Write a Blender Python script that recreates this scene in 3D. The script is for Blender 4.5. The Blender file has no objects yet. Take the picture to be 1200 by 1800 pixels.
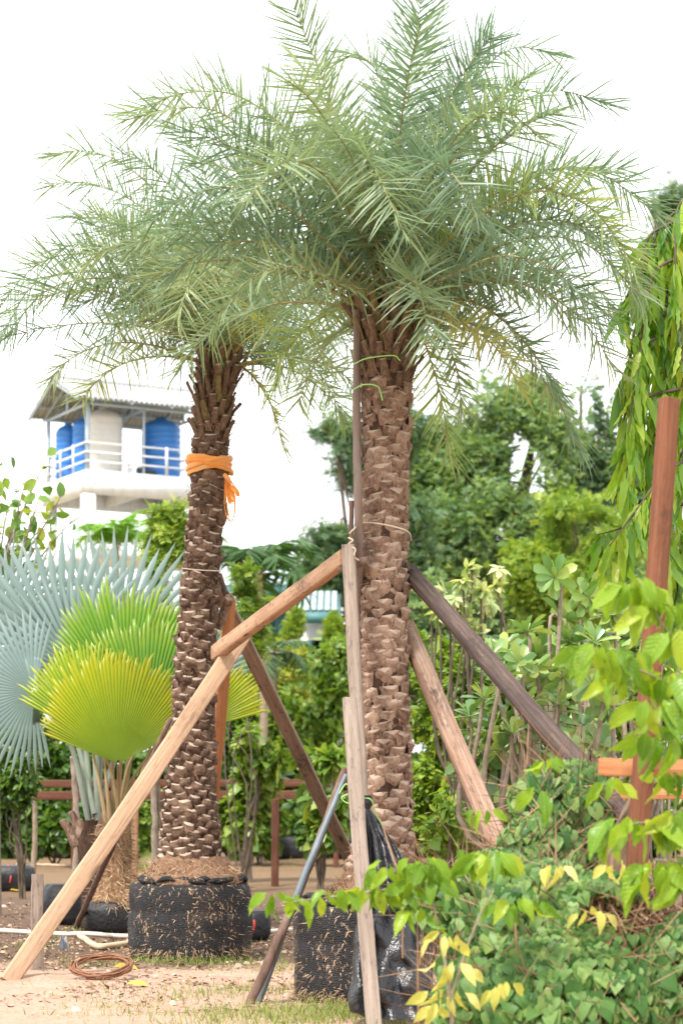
import bpy, math, random
import numpy as np
from mathutils import Vector, Matrix, noise as mnoise
random.seed(7)
rng = np.random.default_rng(7)
scene = bpy.context.scene
COL = scene.collection
PI = math.pi

# ------------------------------------------------------------------ camera, sky, sun, exposure
F = 3600.0        # focal length in photo pixels (photo 1200 x 1800)
HZ = 1390.0       # horizon row
CH = 1.4          # camera height
cam_d = bpy.data.cameras.new('camera')
cam = bpy.data.objects.new('camera', cam_d)
COL.objects.link(cam)
cam.location = (0, 0, CH)
cam.rotation_euler = (PI / 2, 0, 0)
cam_d.sensor_fit = 'VERTICAL'
cam_d.sensor_height = 36
cam_d.sensor_width = 24
cam_d.lens = 36 * F / 1800
cam_d.shift_y = (HZ - 900) / 1800
cam_d.clip_start = 0.1
cam_d.clip_end = 3000
cam_d.dof.use_dof = True
cam_d.dof.focus_distance = 14.6
cam_d.dof.aperture_fstop = 2.8
scene.camera = cam

SUN_EL, SUN_AZ = 58.0, 215.0    # azimuth measured clockwise from +Y (the view direction)
w = bpy.data.worlds.new('World')
scene.world = w
w.use_nodes = True
nt = w.node_tree
nt.nodes.clear()
sky = nt.nodes.new('ShaderNodeTexSky')
sky.sky_type = 'NISHITA'
sky.sun_disc = False
sky.sun_elevation = math.radians(SUN_EL)
sky.sun_rotation = math.radians(SUN_AZ)
sky.air_density = 1.0
sky.dust_density = 4.0
mx = nt.nodes.new('ShaderNodeMix')
mx.data_type = 'RGBA'
mx.inputs[0].default_value = 0.9          # thin bright overcast in front of the clear sky
mx.inputs[7].default_value = (8.2, 8.4, 8.65, 1)
bg = nt.nodes.new('ShaderNodeBackground')
bg.inputs[1].default_value = 0.12
wo = nt.nodes.new('ShaderNodeOutputWorld')
nt.links.new(sky.outputs[0], mx.inputs[6])
nt.links.new(mx.outputs[2], bg.inputs[0])
nt.links.new(bg.outputs[0], wo.inputs[0])

sd = bpy.data.lights.new('sun', 'SUN')
sd.energy = 2.8
sd.angle = math.radians(9)
sd.color = (1.0, 0.95, 0.87)
so = bpy.data.objects.new('sun', sd)
COL.objects.link(so)
az = math.radians(SUN_AZ); el = math.radians(SUN_EL)
to_sun = Vector((math.sin(az) * math.cos(el), math.cos(az) * math.cos(el), math.sin(el)))
so.rotation_euler = to_sun.to_track_quat('Z', 'Y').to_euler()
so.location = to_sun * 30
scene.view_settings.view_transform = 'Standard'
scene.view_settings.look = 'None'
scene.view_settings.exposure = 1.1
scene.view_settings.gamma = 1
scene.view_settings.use_curve_mapping = False
scene.cycles.max_bounces = 8
scene.cycles.transmission_bounces = 6
scene.cycles.transparent_max_bounces = 8

# ------------------------------------------------------------------ helpers
def P(px, py, d):
    """point seen at photo pixel (px, py) at distance d"""
    return np.array(((px - 600.0) / F * d, d, CH + (HZ - py) / F * d))

def G(px, py):
    """ground point seen at a photo pixel"""
    d = F * CH / (py - HZ)
    return np.array(((px - 600.0) / F * d, d, 0.0))

def gd(py):
    return F * CH / (py - HZ)

def nrm(v):
    v = np.asarray(v, float)
    return v / (np.linalg.norm(v, axis=-1, keepdims=True) + 1e-12)

def tag(o, label=None, cat=None, group=None, kind=None):
    if label: o['label'] = label
    if cat: o['category'] = cat
    if group: o['group'] = group
    if kind: o['kind'] = kind
    return o

def empty(name, loc, label, cat, group=None):
    o = bpy.data.objects.new(name, None)
    o.location = tuple(float(v) for v in loc)
    o.empty_display_size = 0.2
    COL.objects.link(o)
    return tag(o, label, cat, group)

class MB:
    """collects polygons into one mesh; vertices in world space or local, as given"""
    def __init__(s):
        s.v = []; s.n = 0; s.f = []; s.m = []; s.r = []
    def add(s, v, f, mat=0, rnd=0.0):
        v = np.asarray(v, float).reshape(-1, 3)
        f = np.asarray(f, int)
        s.v.append(v)
        s.f.append(f + s.n)
        m = np.asarray(mat)
        s.m.append(np.full(len(f), int(m)) if m.ndim == 0 else m)
        r = np.asarray(rnd, float)
        s.r.append(np.full(len(v), float(r)) if r.ndim == 0 else r)
        s.n += len(v)
    def mesh(s, name, mats, smooth=False, origin=None):
        me = bpy.data.meshes.new(name)
        V = np.concatenate(s.v)
        if origin is not None:
            V = V - np.asarray(origin)
        loops = np.concatenate([f.ravel() for f in s.f])
        tot = np.concatenate([np.full(len(f), f.shape[1]) for f in s.f])
        start = np.concatenate([[0], np.cumsum(tot)[:-1]])
        me.vertices.add(len(V)); me.vertices.foreach_set('co', V.ravel())
        me.loops.add(len(loops)); me.loops.foreach_set('vertex_index', loops.astype(np.int32))
        me.polygons.add(len(tot))
        me.polygons.foreach_set('loop_start', start.astype(np.int32))
        me.polygons.foreach_set('loop_total', tot.astype(np.int32))
        me.polygons.foreach_set('material_index', np.concatenate(s.m).astype(np.int32))
        if smooth:
            me.polygons.foreach_set('use_smooth', np.ones(len(tot), bool))
        a = me.attributes.new('rnd', 'FLOAT', 'POINT')
        a.data.foreach_set('value', np.concatenate(s.r).astype(np.float32))
        for m in (mats if isinstance(mats, (list, tuple)) else [mats]):
            me.materials.append(m)
        me.update(calc_edges=True)
        me.validate()
        return me
    def build(s, name, mats, parent=None, smooth=False, origin=None):
        """one object; with a parent (an un-rotated thing) the mesh is stored relative to that thing's origin"""
        if parent is not None and origin is None:
            origin = wloc(parent)
        me = s.mesh(name, mats, smooth, origin)
        o = bpy.data.objects.new(name, me)
        COL.objects.link(o)
        if parent is not None:
            o.parent = parent
            o.location = tuple(np.asarray(origin) - wloc(parent))
        elif origin is not None:
            o.location = tuple(np.asarray(origin))
        return o

def wloc(o):
    p = np.zeros(3)
    while o is not None:
        p = p + np.array(o.location)
        o = o.parent
    return p

def put(name, me, R, L, parent=None, scale=1.0):
    """object from shared mesh data with rotation matrix R (3x3), world location L, under an un-rotated parent"""
    o = bpy.data.objects.new(name, me)
    COL.objects.link(o)
    if parent is not None:
        o.parent = parent
        L = np.asarray(L) - wloc(parent)
    M = Matrix.Identity(4)
    R = np.asarray(R) * scale
    for i in range(3):
        for j in range(3):
            M[i][j] = R[i][j]
        M[i][3] = L[i]
    o.matrix_local = M
    return o

def frames(d, n):
    """rotation matrices with columns (side, d, normal)"""
    d = nrm(d); n = np.asarray(n, float)
    x = nrm(np.cross(d, n))
    z = np.cross(x, d)
    return np.stack([x, d, z], axis=-1)

class T:
    """leaf / piece template"""
    def __init__(s, v, f, m=None):
        s.v = np.asarray(v, float)
        k = {}
        s.f = [np.asarray(x, int) for x in f]     # list of arrays with uniform arity
        s.m = m if m is not None else [np.zeros(len(x), int) for x in s.f]
    def mesh(s, name, mats, smooth=False, sc=(1, 1, 1)):
        b = MB()
        b.add(s.v * np.asarray(sc), s.f[0], s.m[0])
        for f, m in zip(s.f[1:], s.m[1:]):
            b.f.append(f); b.m.append(m)
        return b.mesh(name, mats, smooth)

def bake(mb, t, R, L, sc, rnd=None, rv=None):
    """N copies of template t; R (N,3,3), L (N,3), sc (N,) or (N,3)"""
    N = len(L)
    if N == 0: return
    sc = np.asarray(sc, float)
    if sc.ndim == 1: sc = sc[:, None] * np.ones(3)
    V = t.v[None, :, :] * sc[:, None, :]
    V = np.einsum('nij,nkj->nki', R, V) + np.asarray(L)[:, None, :]
    k = len(t.v)
    if rnd is None: rnd = rng.random(N)
    base = mb.n
    mb.v.append(V.reshape(-1, 3))
    mb.r.append(np.repeat(rnd, k) if rv is None else rv)
    mb.n += N * k
    off = (np.arange(N) * k + base)
    for f, m in zip(t.f, t.m):
        mb.f.append((f[None] + off[:, None, None]).reshape(-1, f.shape[1]))
        mb.m.append(np.tile(m, N))

def leaf_t(prof, fold=0.12, droop=0.15, wave=0.0):
    """leaf along +y of length 1; prof = [(y, halfwidth)...] ; first and last are points if width 0"""
    v = []; tris = []; rows = []
    for i, (y, hw) in enumerate(prof):
        z = -droop * y * y
        if hw == 0:
            rows.append([len(v)]); v.append((0, y, z))
        else:
            wz = wave * (1 if i % 2 else -1)
            rows.append([len(v), len(v) + 1, len(v) + 2])
            v += [(-hw, y, z + fold * hw + wz), (0, y, z), (hw, y, z + fold * hw + wz)]
    for a, b in zip(rows[:-1], rows[1:]):
        if len(a) == 1 and len(b) == 3:
            tris += [(a[0], b[1], b[0]), (a[0], b[2], b[1])]
        elif len(a) == 3 and len(b) == 1:
            tris += [(a[0], a[1], b[0]), (a[1], a[2], b[0])]
        elif len(a) == 3:
            for k in (0, 1):
                tris += [(a[k], a[k + 1], b[k + 1]), (a[k], b[k + 1], b[k])]
    return T(v, [tris])

OVAL = leaf_t([(0, 0), (0.28, 0.2), (0.62, 0.21), (1, 0)], 0.3, 0.15)
CHEAP = leaf_t([(0, 0), (0.5, 0.24), (1, 0)], 0.4, 0.2)
WIDE = leaf_t([(0, 0), (0.2, 0.22), (0.5, 0.31), (0.8, 0.2), (1, 0)], 0.25, 0.25, 0.02)
OBOV = leaf_t([(0, 0), (0.3, 0.11), (0.62, 0.21), (0.88, 0.19), (1, 0)], 0.25, 0.2)
LONG = leaf_t([(0, 0), (0.1, 0.055), (0.22, 0.07), (0.34, 0.085), (0.46, 0.075), (0.58, 0.08), (0.7, 0.06), (0.84, 0.045), (1, 0)], 0.4, 0.12, 0.022)
def jitter(t, s, seed, zs=1.0):
    r = np.random.default_rng(seed)
    return T(t.v + r.normal(0, 1, t.v.shape) * np.array((s, s, s * zs)), t.f, t.m)
HEART = T([(0, 0, 0), (0, 0.5, -0.06), (0, 1, -0.3),
           (-0.22, -0.16, 0.03), (-0.46, 0.02, 0.06), (-0.48, 0.34, 0.05), (-0.27, 0.7, -0.06),
           (0.22, -0.16, 0.03), (0.46, 0.02, 0.06), (0.48, 0.34, 0.05), (0.27, 0.7, -0.06)],
          [[(0, 4, 3), (0, 5, 4), (0, 1, 5), (1, 6, 5), (1, 2, 6), (0, 7, 8), (0, 8, 9), (0, 9, 1), (1, 9, 10), (1, 10, 2)]])
NEEDLE = T([(-0.5, 0, 0), (0.5, 0, 0), (-0.42, 0.55, 0.03), (0.42, 0.55, 0.03), (0, 1, -0.04)],
           [[(0, 1, 3), (0, 3, 2), (2, 3, 4)]])

def tube(mb, pts, rad, sides=6, mat=0, rnd=0.0, cap=True):
    pts = np.asarray(pts, float); n = len(pts)
    rad = np.broadcast_to(np.asarray(rad, float), (n,))
    tg = np.gradient(pts, axis=0) if n > 2 else np.repeat((pts[1] - pts[0])[None], 2, 0)
    tg = nrm(tg)
    up = np.array((0, 0, 1.0)) if abs(tg[0][2]) < 0.9 else np.array((1.0, 0, 0))
    a = nrm(np.cross(tg[0], up))
    V = []
    ang = np.arange(sides) * 2 * PI / sides
    for i in range(n):
        a = nrm(a - tg[i] * np.dot(a, tg[i]))
        b = np.cross(tg[i], a)
        V.append(pts[i] + rad[i] * (np.cos(ang)[:, None] * a + np.sin(ang)[:, None] * b))
    V = np.concatenate(V)
    f = []
    for i in range(n - 1):
        for k in range(sides):
            k2 = (k + 1) % sides
            f.append((i * sides + k, i * sides + k2, (i + 1) * sides + k2, (i + 1) * sides + k))
    mb.add(V, f, mat, rnd)
    if cap:
        for r, c in ((0, 0), (n - 1, 1)):
            ring = V[r * sides:(r + 1) * sides]
            ff = [(0, k + 1, (k + 1) % sides + 1) if c else (0, (k + 1) % sides + 1, k + 1) for k in range(sides)]
            mb.add(np.vstack([ring.mean(0), ring]), ff, mat, rnd)

def box(mb, c, s, mat=0, ax=None, rnd=0.0):
    """box centre c, full size s, ax = 3x3 rows as axes"""
    s = np.asarray(s, float) / 2
    v = np.array([(x, y, z) for x in (-1, 1) for y in (-1, 1) for z in (-1, 1)], float) * s
    if ax is not None: v = v @ np.asarray(ax)
    mb.add(v + np.asarray(c), [(0, 1, 3, 2), (4, 6, 7, 5), (0, 4, 5, 1), (2, 3, 7, 6), (0, 2, 6, 4), (1, 5, 7, 3)], mat, rnd)

def bez(p, n):
    """smooth curve through control points (Catmull-Rom)"""
    p = np.asarray(p, float)
    q = np.vstack([2 * p[0] - p[1], p, 2 * p[-1] - p[-2]])
    out = []
    m = len(p) - 1
    for u in np.linspace(0, m, n):
        i = min(int(u), m - 1); t = u - i
        a, b, c, d = q[i], q[i + 1], q[i + 2], q[i + 3]
        out.append(0.5 * ((2 * b) + (-a + c) * t + (2 * a - 5 * b + 4 * c - d) * t * t + (-a + 3 * b - 3 * c + d) * t ** 3))
    return np.array(out)

def nz(p, s=1.0):
    return mnoise.noise(Vector((float(p[0]) * s, float(p[1]) * s, float(p[2]) * s)))

def randdir(n):
    return nrm(rng.normal(size=(n, 3)))

# ------------------------------------------------------------------ materials
def mat_base(name):
    m = bpy.data.materials.new(name)
    m.use_nodes = True
    nt = m.node_tree
    nt.nodes.clear()
    out = nt.nodes.new('ShaderNodeOutputMaterial')
    return m, nt, out

def ramp(nt, fac, cols):
    r = nt.nodes.new('ShaderNodeValToRGB')
    els = r.color_ramp.elements
    n = len(cols)
    for i, c in enumerate(cols):
        pos = i / (n - 1) if len(c) == 3 else c[3]
        if i < 2: e = els[i]; e.position = pos
        else: e = els.new(pos)
        e.color = (c[0], c[1], c[2], 1)
    nt.links.new(fac, r.inputs[0])
    return r.outputs[0]

def math_n(nt, op, a, b=None, clamp=False):
    m = nt.nodes.new('ShaderNodeMath'); m.operation = op; m.use_clamp = clamp
    for i, x in enumerate((a, b)):
        if x is None: continue
        if isinstance(x, (int, float)): m.inputs[i].default_value = x
        else: nt.links.new(x, m.inputs[i])
    return m.outputs[0]

def mixc(nt, fac, a, b, mode='MIX'):
    m = nt.nodes.new('ShaderNodeMix'); m.data_type = 'RGBA'; m.blend_type = mode
    for i, x in ((0, fac), (6, a), (7, b)):
        if isinstance(x, (int, float)): m.inputs[i].default_value = x
        elif isinstance(x, tuple): m.inputs[i].default_value = (x[0], x[1], x[2], 1)
        else: nt.links.new(x, m.inputs[i])
    return m.outputs[2]

def coords(nt, sc=(1, 1, 1), kind='Object'):
    tc = nt.nodes.new('ShaderNodeTexCoord')
    mp = nt.nodes.new('ShaderNodeMapping')
    mp.inputs['Scale'].default_value = sc
    nt.links.new(tc.outputs[kind], mp.inputs[0])
    return mp.outputs[0]

def noise_n(nt, vec, scale, detail=3, rough=0.55):
    n = nt.nodes.new('ShaderNodeTexNoise')
    n.inputs['Scale'].default_value = scale
    n.inputs['Detail'].default_value = detail
    n.inputs['Roughness'].default_value = rough
    nt.links.new(vec, n.inputs['Vector'])
    return n.outputs['Fac']

def leafmat(name, cols, rough=0.45, transl=0.4, per_vertex=False, spec=0.4, veins=0.0, warmth=(1.25, 1.2, 0.55)):
    """leaf: the colour varies from leaf to leaf (rnd attribute or object random) and a little inside a leaf"""
    m, nt, out = mat_base(name)
    at = nt.nodes.new('ShaderNodeAttribute'); at.attribute_name = 'rnd'
    if per_vertex:
        fac = at.outputs['Fac']
    else:
        oi = nt.nodes.new('ShaderNodeObjectInfo')
        fac = math_n(nt, 'FRACT', math_n(nt, 'ADD', at.outputs['Fac'], oi.outputs['Random']))
    nv = noise_n(nt, coords(nt, kind='Object'), 9.0, 2)
    fac2 = math_n(nt, 'ADD', math_n(nt, 'MULTIPLY', fac, 0.86), math_n(nt, 'MULTIPLY', nv, 0.14), True)
    c = ramp(nt, fac2, cols)
    p = nt.nodes.new('ShaderNodeBsdfPrincipled')
    if veins:      # pale midrib and side veins, in the leaf's own coordinates
        sep = nt.nodes.new('ShaderNodeSeparateXYZ'); nt.links.new(coords(nt), sep.inputs[0])
        ax = math_n(nt, 'ABSOLUTE', sep.outputs['X'])
        mid = math_n(nt, 'MULTIPLY', math_n(nt, 'SUBTRACT', 0.022, ax), 60.0, True)
        ph = math_n(nt, 'SUBTRACT', sep.outputs['Y'], math_n(nt, 'MULTIPLY', ax, 1.1))
        sv_ = math_n(nt, 'SINE', math_n(nt, 'MULTIPLY', ph, 62.0))
        sv_ = math_n(nt, 'MULTIPLY', math_n(nt, 'SUBTRACT', sv_, 0.35), 1.0, True)
        c = mixc(nt, math_n(nt, 'MULTIPLY', math_n(nt, 'MAXIMUM', mid, sv_), veins), c, tuple(min(1, x * 1.5 + .06) for x in cols[-1][:3]))
        bb = nt.nodes.new('ShaderNodeBump'); bb.inputs['Strength'].default_value = .6; bb.inputs['Distance'].default_value = .01; bb.invert = True
        nt.links.new(sv_, bb.inputs['Height']); nt.links.new(bb.outputs[0], p.inputs['Normal'])
    nt.links.new(c, p.inputs['Base Color'])
    p.inputs['Roughness'].default_value = rough
    p.inputs['Specular IOR Level'].default_value = spec
    tr = nt.nodes.new('ShaderNodeBsdfTranslucent')
    warm = mixc(nt, 1.0, c, warmth, 'MULTIPLY')
    nt.links.new(warm, tr.inputs[0])
    mix = nt.nodes.new('ShaderNodeMixShader')
    mix.inputs[0].default_value = transl
    nt.links.new(p.outputs[0], mix.inputs[1]); nt.links.new(tr.outputs[0], mix.inputs[2])
    nt.links.new(mix.outputs[0], out.inputs[0])
    return m

def solid(name, cols, scale=8.0, rough=0.8, bump=0.0, stretch=(1, 1, 1), bscale=None, objrand=0.0, metal=0.0, spec=0.3, detail=5):
    """surface coloured by a noise between the given colours, with bump"""
    m, nt, out = mat_base(name)
    vec = coords(nt, stretch)
    n = noise_n(nt, vec, scale, detail, 0.62)
    n = math_n(nt, 'ADD', math_n(nt, 'MULTIPLY', math_n(nt, 'SUBTRACT', n, 0.5), 1.7), 0.5, True)
    if objrand:
        oi = nt.nodes.new('ShaderNodeObjectInfo')
        at = nt.nodes.new('ShaderNodeAttribute'); at.attribute_name = 'rnd'
        fr = math_n(nt, 'FRACT', math_n(nt, 'ADD', at.outputs['Fac'], oi.outputs['Random']))
        n = math_n(nt, 'ADD', math_n(nt, 'MULTIPLY', n, 1 - objrand), math_n(nt, 'MULTIPLY', fr, objrand), True)
    c = ramp(nt, n, cols)
    p = nt.nodes.new('ShaderNodeBsdfPrincipled')
    nt.links.new(c, p.inputs['Base Color'])
    p.inputs['Roughness'].default_value = rough
    p.inputs['Metallic'].default_value = metal
    p.inputs['Specular IOR Level'].default_value = spec
    if bump:
        b = nt.nodes.new('ShaderNodeBump')
        b.inputs['Strength'].default_value = bump
        b.inputs['Distance'].default_value = 0.02
        nb = noise_n(nt, vec, bscale or scale * 2.5, 6, 0.65)
        nt.links.new(nb, b.inputs['Height'])
        nt.links.new(b.outputs[0], p.inputs['Normal'])
    nt.links.new(p.outputs[0], out.inputs[0])
    return m

def woodmat(name, c1, c2, c3, knots=(0.03, 0.02, 0.015), kamt=0.5, grain=1.0):
    """sawn timber: long grain along local z, knots and stains"""
    m, nt, out = mat_base(name)
    g = noise_n(nt, coords(nt, (38, 38, 1.6)), 1.0, 5, 0.7)
    g = math_n(nt, 'ADD', math_n(nt, 'MULTIPLY', math_n(nt, 'SUBTRACT', g, 0.5), 2.2), 0.5, True)
    c = ramp(nt, g, [c2, c1, c3])
    big = noise_n(nt, coords(nt, (5, 5, 1.3)), 1.0, 4, 0.6)
    k = math_n(nt, 'MULTIPLY', math_n(nt, 'SUBTRACT', big, 0.50), 6.0, True)
    fine = noise_n(nt, coords(nt, (60, 60, 22)), 1.0, 3, 0.7)
    k2 = math_n(nt, 'MULTIPLY', k, math_n(nt, 'MULTIPLY', math_n(nt, 'SUBTRACT', fine, 0.40), 6.0, True), True)
    c = mixc(nt, math_n(nt, 'MULTIPLY', k2, kamt), c, knots)
    mot = noise_n(nt, coords(nt, (24, 24, 8)), 1.0, 5, 0.75)
    c = mixc(nt, math_n(nt, 'MULTIPLY', math_n(nt, 'MULTIPLY', math_n(nt, 'SUBTRACT', mot, 0.55), 9.0, True), kamt * .62), c, knots)
    vo = nt.nodes.new('ShaderNodeTexVoronoi'); vo.inputs['Scale'].default_value = 1.0
    nt.links.new(coords(nt, (7, 7, 2.0)), vo.inputs['Vector'])
    kn = math_n(nt, 'MULTIPLY', math_n(nt, 'SUBTRACT', 0.22, vo.outputs['Distance']), 9.0, True)
    c = mixc(nt, math_n(nt, 'MULTIPLY', kn, kamt), c, knots)
    p = nt.nodes.new('ShaderNodeBsdfPrincipled')
    nt.links.new(c, p.inputs['Base Color'])
    p.inputs['Roughness'].default_value = 0.75
    p.inputs['Specular IOR Level'].default_value = 0.25
    b = nt.nodes.new('ShaderNodeBump'); b.inputs['Strength'].default_value = 0.5 * grain; b.inputs['Distance'].default_value = 0.01
    nt.links.new(g, b.inputs['Height']); nt.links.new(b.outputs[0], p.inputs['Normal'])
    nt.links.new(p.outputs[0], out.inputs[0])
    return m

# ------------------------------------------------------------------ ground
def ground_material():
    m, nt, out = mat_base('sandy_soil')
    vec = coords(nt, (1, 1, 1))
    sep = nt.nodes.new('ShaderNodeSeparateXYZ'); nt.links.new(vec, sep.inputs[0])
    big = noise_n(nt, vec, 0.55, 4, 0.6)
    mid = noise_n(nt, vec, 3.0, 6, 0.7)
    fin = noise_n(nt, vec, 22.0, 6, 0.75)
    sand = ramp(nt, mid, [(0.34, 0.20, 0.135), (0.47, 0.30, 0.215), (0.53, 0.37, 0.28), (0.58, 0.44, 0.35)])
    sand = mixc(nt, math_n(nt, 'MULTIPLY', math_n(nt, 'SUBTRACT', fin, 0.48), 3.2, True), sand, (0.27, 0.15, 0.10))
    litter = ramp(nt, fin, [(0.025, 0.015, 0.01), (0.09, 0.055, 0.037), (0.19, 0.125, 0.088), (0.36, 0.26, 0.19)])
    y = sep.outputs['Y']
    wob = math_n(nt, 'ADD', y, math_n(nt, 'MULTIPLY', math_n(nt, 'SUBTRACT', big, 0.5), 5.5))
    f1 = math_n(nt, 'MULTIPLY', math_n(nt, 'SUBTRACT', wob, 15.6), 0.8, True)
    f2 = math_n(nt, 'MULTIPLY', math_n(nt, 'SUBTRACT', wob, 26.0), 0.22, True)
    c = mixc(nt, f1, sand, litter)
    straw = ramp(nt, fin, [(0.09, 0.05, 0.03), (0.20, 0.13, 0.075), (0.34, 0.24, 0.145)])
    c = mixc(nt, f2, c, straw)
    gn = noise_n(nt, vec, 1.4, 4, 0.6)
    gf = math_n(nt, 'MULTIPLY', math_n(nt, 'SUBTRACT', gn, 0.56), 5.0, True)
    c = mixc(nt, math_n(nt, 'MULTIPLY', gf, 0.12), c, (0.14, 0.12, 0.05))
    p = nt.nodes.new('ShaderNodeBsdfPrincipled')
    nt.links.new(c, p.inputs['Base Color'])
    p.inputs['Roughness'].default_value = 0.92
    p.inputs['Specular IOR Level'].default_value = 0.15
    b = nt.nodes.new('ShaderNodeBump'); b.inputs['Strength'].default_value = 0.9; b.inputs['Distance'].default_value = 0.03
    nt.links.new(math_n(nt, 'ADD', fin, mid), b.inputs['Height']); nt.links.new(b.outputs[0], p.inputs['Normal'])
    nt.links.new(p.outputs[0], out.inputs[0])
    return m
M_ground = ground_material()

def gz(x, y):
    """height of the yard at x, y"""
    e = min(1.0, max(0.0, min(x + 14, 14 - x, y - 9.0, 48 - y) / 2.0))
    return e * (0.035 * nz((x, y, 0), 0.8) + 0.02 * nz((x, y, 3), 2.7) + 0.008 * nz((x, y, 5), 9.0)) - 0.085 * (1 - e)

mb = MB()
xs = np.arange(-14, 14.01, 0.14); ys = np.concatenate([np.arange(9, 24, 0.11), np.arange(24, 48.01, 0.3)])
V = np.array([(x, y, gz(x, y)) for y in ys for x in xs])
nx = len(xs)
ii = np.arange((len(ys) - 1) * nx).reshape(-1, nx)[:, :-1].ravel()
mb.add(V, np.stack([ii, ii + 1, ii + 1 + nx, ii + nx], 1))
tag(mb.build('ground', M_ground, smooth=True), kind='structure')
mb = MB()
mb.add([(-600, -60, -.09), (600, -60, -.09), (600, 1200, -.09), (-600, 1200, -.09)], [(0, 1, 2, 3)])
M_far = solid('far_soil', [(0.2, 0.16, 0.08), (0.34, 0.25, 0.14), (0.14, 0.17, 0.06)], 0.4, 0.95)
tag(mb.build('terrain', M_far), kind='structure')

# leaf litter and grass: nobody could count them
M_litter = solid('dry_leaf_litter', [(0.06, 0.03, 0.02), (0.17, 0.10, 0.06), (0.32, 0.21, 0.13), (0.46, 0.33, 0.24), (0.26, 0.11, 0.06)], 30, 0.85, objrand=0.9)
mb = MB()
N = 26000
yy = 12.9 + (30 - 12.9) * rng.beta(1.3, 2.2, N)
xx = rng.uniform(-3.6, 3.6, N) * yy / 16
keep = np.array([(nz((a, b, 9), 1.1) + (0.35 if 16.0 < b < 24 else -0.06)) > rng.uniform(-0.3, 0.3) for a, b in zip(xx, yy)])
xx = xx[keep]; yy = yy[keep]; n = len(xx)
zz = np.array([gz(a, b) for a, b in zip(xx, yy)]) + 0.008
d = randdir(n); d[:, 2] *= 0.25
nn = np.stack([rng.normal(0, .35, n), rng.normal(0, .35, n), np.ones(n)], 1)
sz = rng.gamma(3.0, 0.009, n) + 0.010
bake(mb, CHEAP, frames(d, nn), np.stack([xx, yy, zz], 1), np.stack([sz * rng.uniform(.5, 1.4, n), sz, sz], 1))
tag(mb.build('leaf_litter', M_litter), 'dry brown leaf litter and chips scattered over the sandy yard', 'leaf litter', kind='stuff')

M_grass = leafmat('grass_blades', [(0.10, 0.16, 0.03), (0.17, 0.25, 0.05), (0.28, 0.33, 0.09), (0.42, 0.36, 0.16)], 0.6, 0.3)
BLADE = T([(-0.5, 0, 0), (0.5, 0, 0), (-0.35, 0.5, 0.05), (0.35, 0.5, 0.05), (0, 1, 0.3)], [[(0, 1, 3), (0, 3, 2), (2, 3, 4)]])
mb = MB()
cl = []
for px, py, sp, k, h in [(650, 1785, .35, 500, .07), (560, 1780, .4, 600, .08), (440, 1745, .5, 330, .06), (360, 1690, .45, 420, .07), (365, 1675, .10, 90, .16),
                      (300, 1690, .35, 200, .06), (200, 1690, .5, 300, .06), (130, 1640, .4, 200, .05), (480, 1700, .5, 220, .07), (250, 1760, .6, 160, .035),
                      (720, 1788, .3, 300, .07), (60, 1665, .4, 160, .05), (420, 1650, .3, 120, .05), (345, 1750, .5, 200, .05), (380, 1790, .5, 260, .07),
                      (255, 1530, .35, 160, .25), (520, 1520, .8, 120, .12), (200, 1775, .4, 130, .05), (500, 1795, .5, 500, .09)]:
    c = G(px, py)
    a = rng.normal(0, sp * 0.55, (k, 2)) * (1.0, 1.2) + c[:2]
    cl.append(np.column_stack([a, h * rng.uniform(.5, 1.5, k)]))
cl = np.concatenate(cl)
N2 = 1500
yb = rng.uniform(12.9, 19, N2); xb = rng.uniform(-2.8, 2.6, N2) * yb / 15
sel = np.array([nz((a, b, 20), 1.3) > 0.12 for a, b in zip(xb, yb)])
cl = np.vstack([cl, np.column_stack([xb[sel], yb[sel], rng.uniform(.02, .06, sel.sum())])])
n = len(cl)
L = np.array([(a, b, gz(a, b) - 0.004) for a, b, _ in cl])
d = np.stack([rng.normal(0, .45, n), rng.normal(0, .45, n), np.ones(n)], 1)
hh = cl[:, 2]
bake(mb, BLADE, frames(d, randdir(n)), L, np.stack([rng.uniform(.004, .008, n), hh, hh], 1))
tag(mb.build('grass', M_grass), 'sparse short green grass tufts growing in the sandy ground', 'grass', kind='stuff')

M_stone = solid('small_stones', [(0.20, 0.13, 0.09), (0.38, 0.28, 0.21), (0.52, 0.42, 0.34)], 12, 0.9, objrand=0.7)
ROCK = T([(-.5, -.4, 0), (.5, -.35, 0), (.45, .4, 0), (-.4, .45, 0), (-.25, -.2, .4), (.3, -.15, .45), (.15, .25, .38)],
         [[(0, 1, 5), (0, 5, 4), (1, 2, 5), (2, 6, 5), (2, 3, 6), (3, 0, 4), (3, 4, 6), (4, 5, 6)]])
mb = MB(); n = 1500
yy = rng.uniform(12.8, 26, n); xx = rng.uniform(-2.9, 2.7, n) * yy / 15
L = np.array([(a, b, gz(a, b) - .003) for a, b in zip(xx, yy)])
a_ = rng.uniform(0, 2 * PI, n)
s_ = rng.gamma(2.0, .008, n) + .006
bake(mb, ROCK, frames(np.stack([np.cos(a_), np.sin(a_), 0 * a_], 1), np.tile((0, 0, 1.0), (n, 1))), L, s_)
tag(mb.build('stones', M_stone), 'small stones and soil crumbs scattered on the sandy ground', 'stones', kind='stuff')

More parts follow.
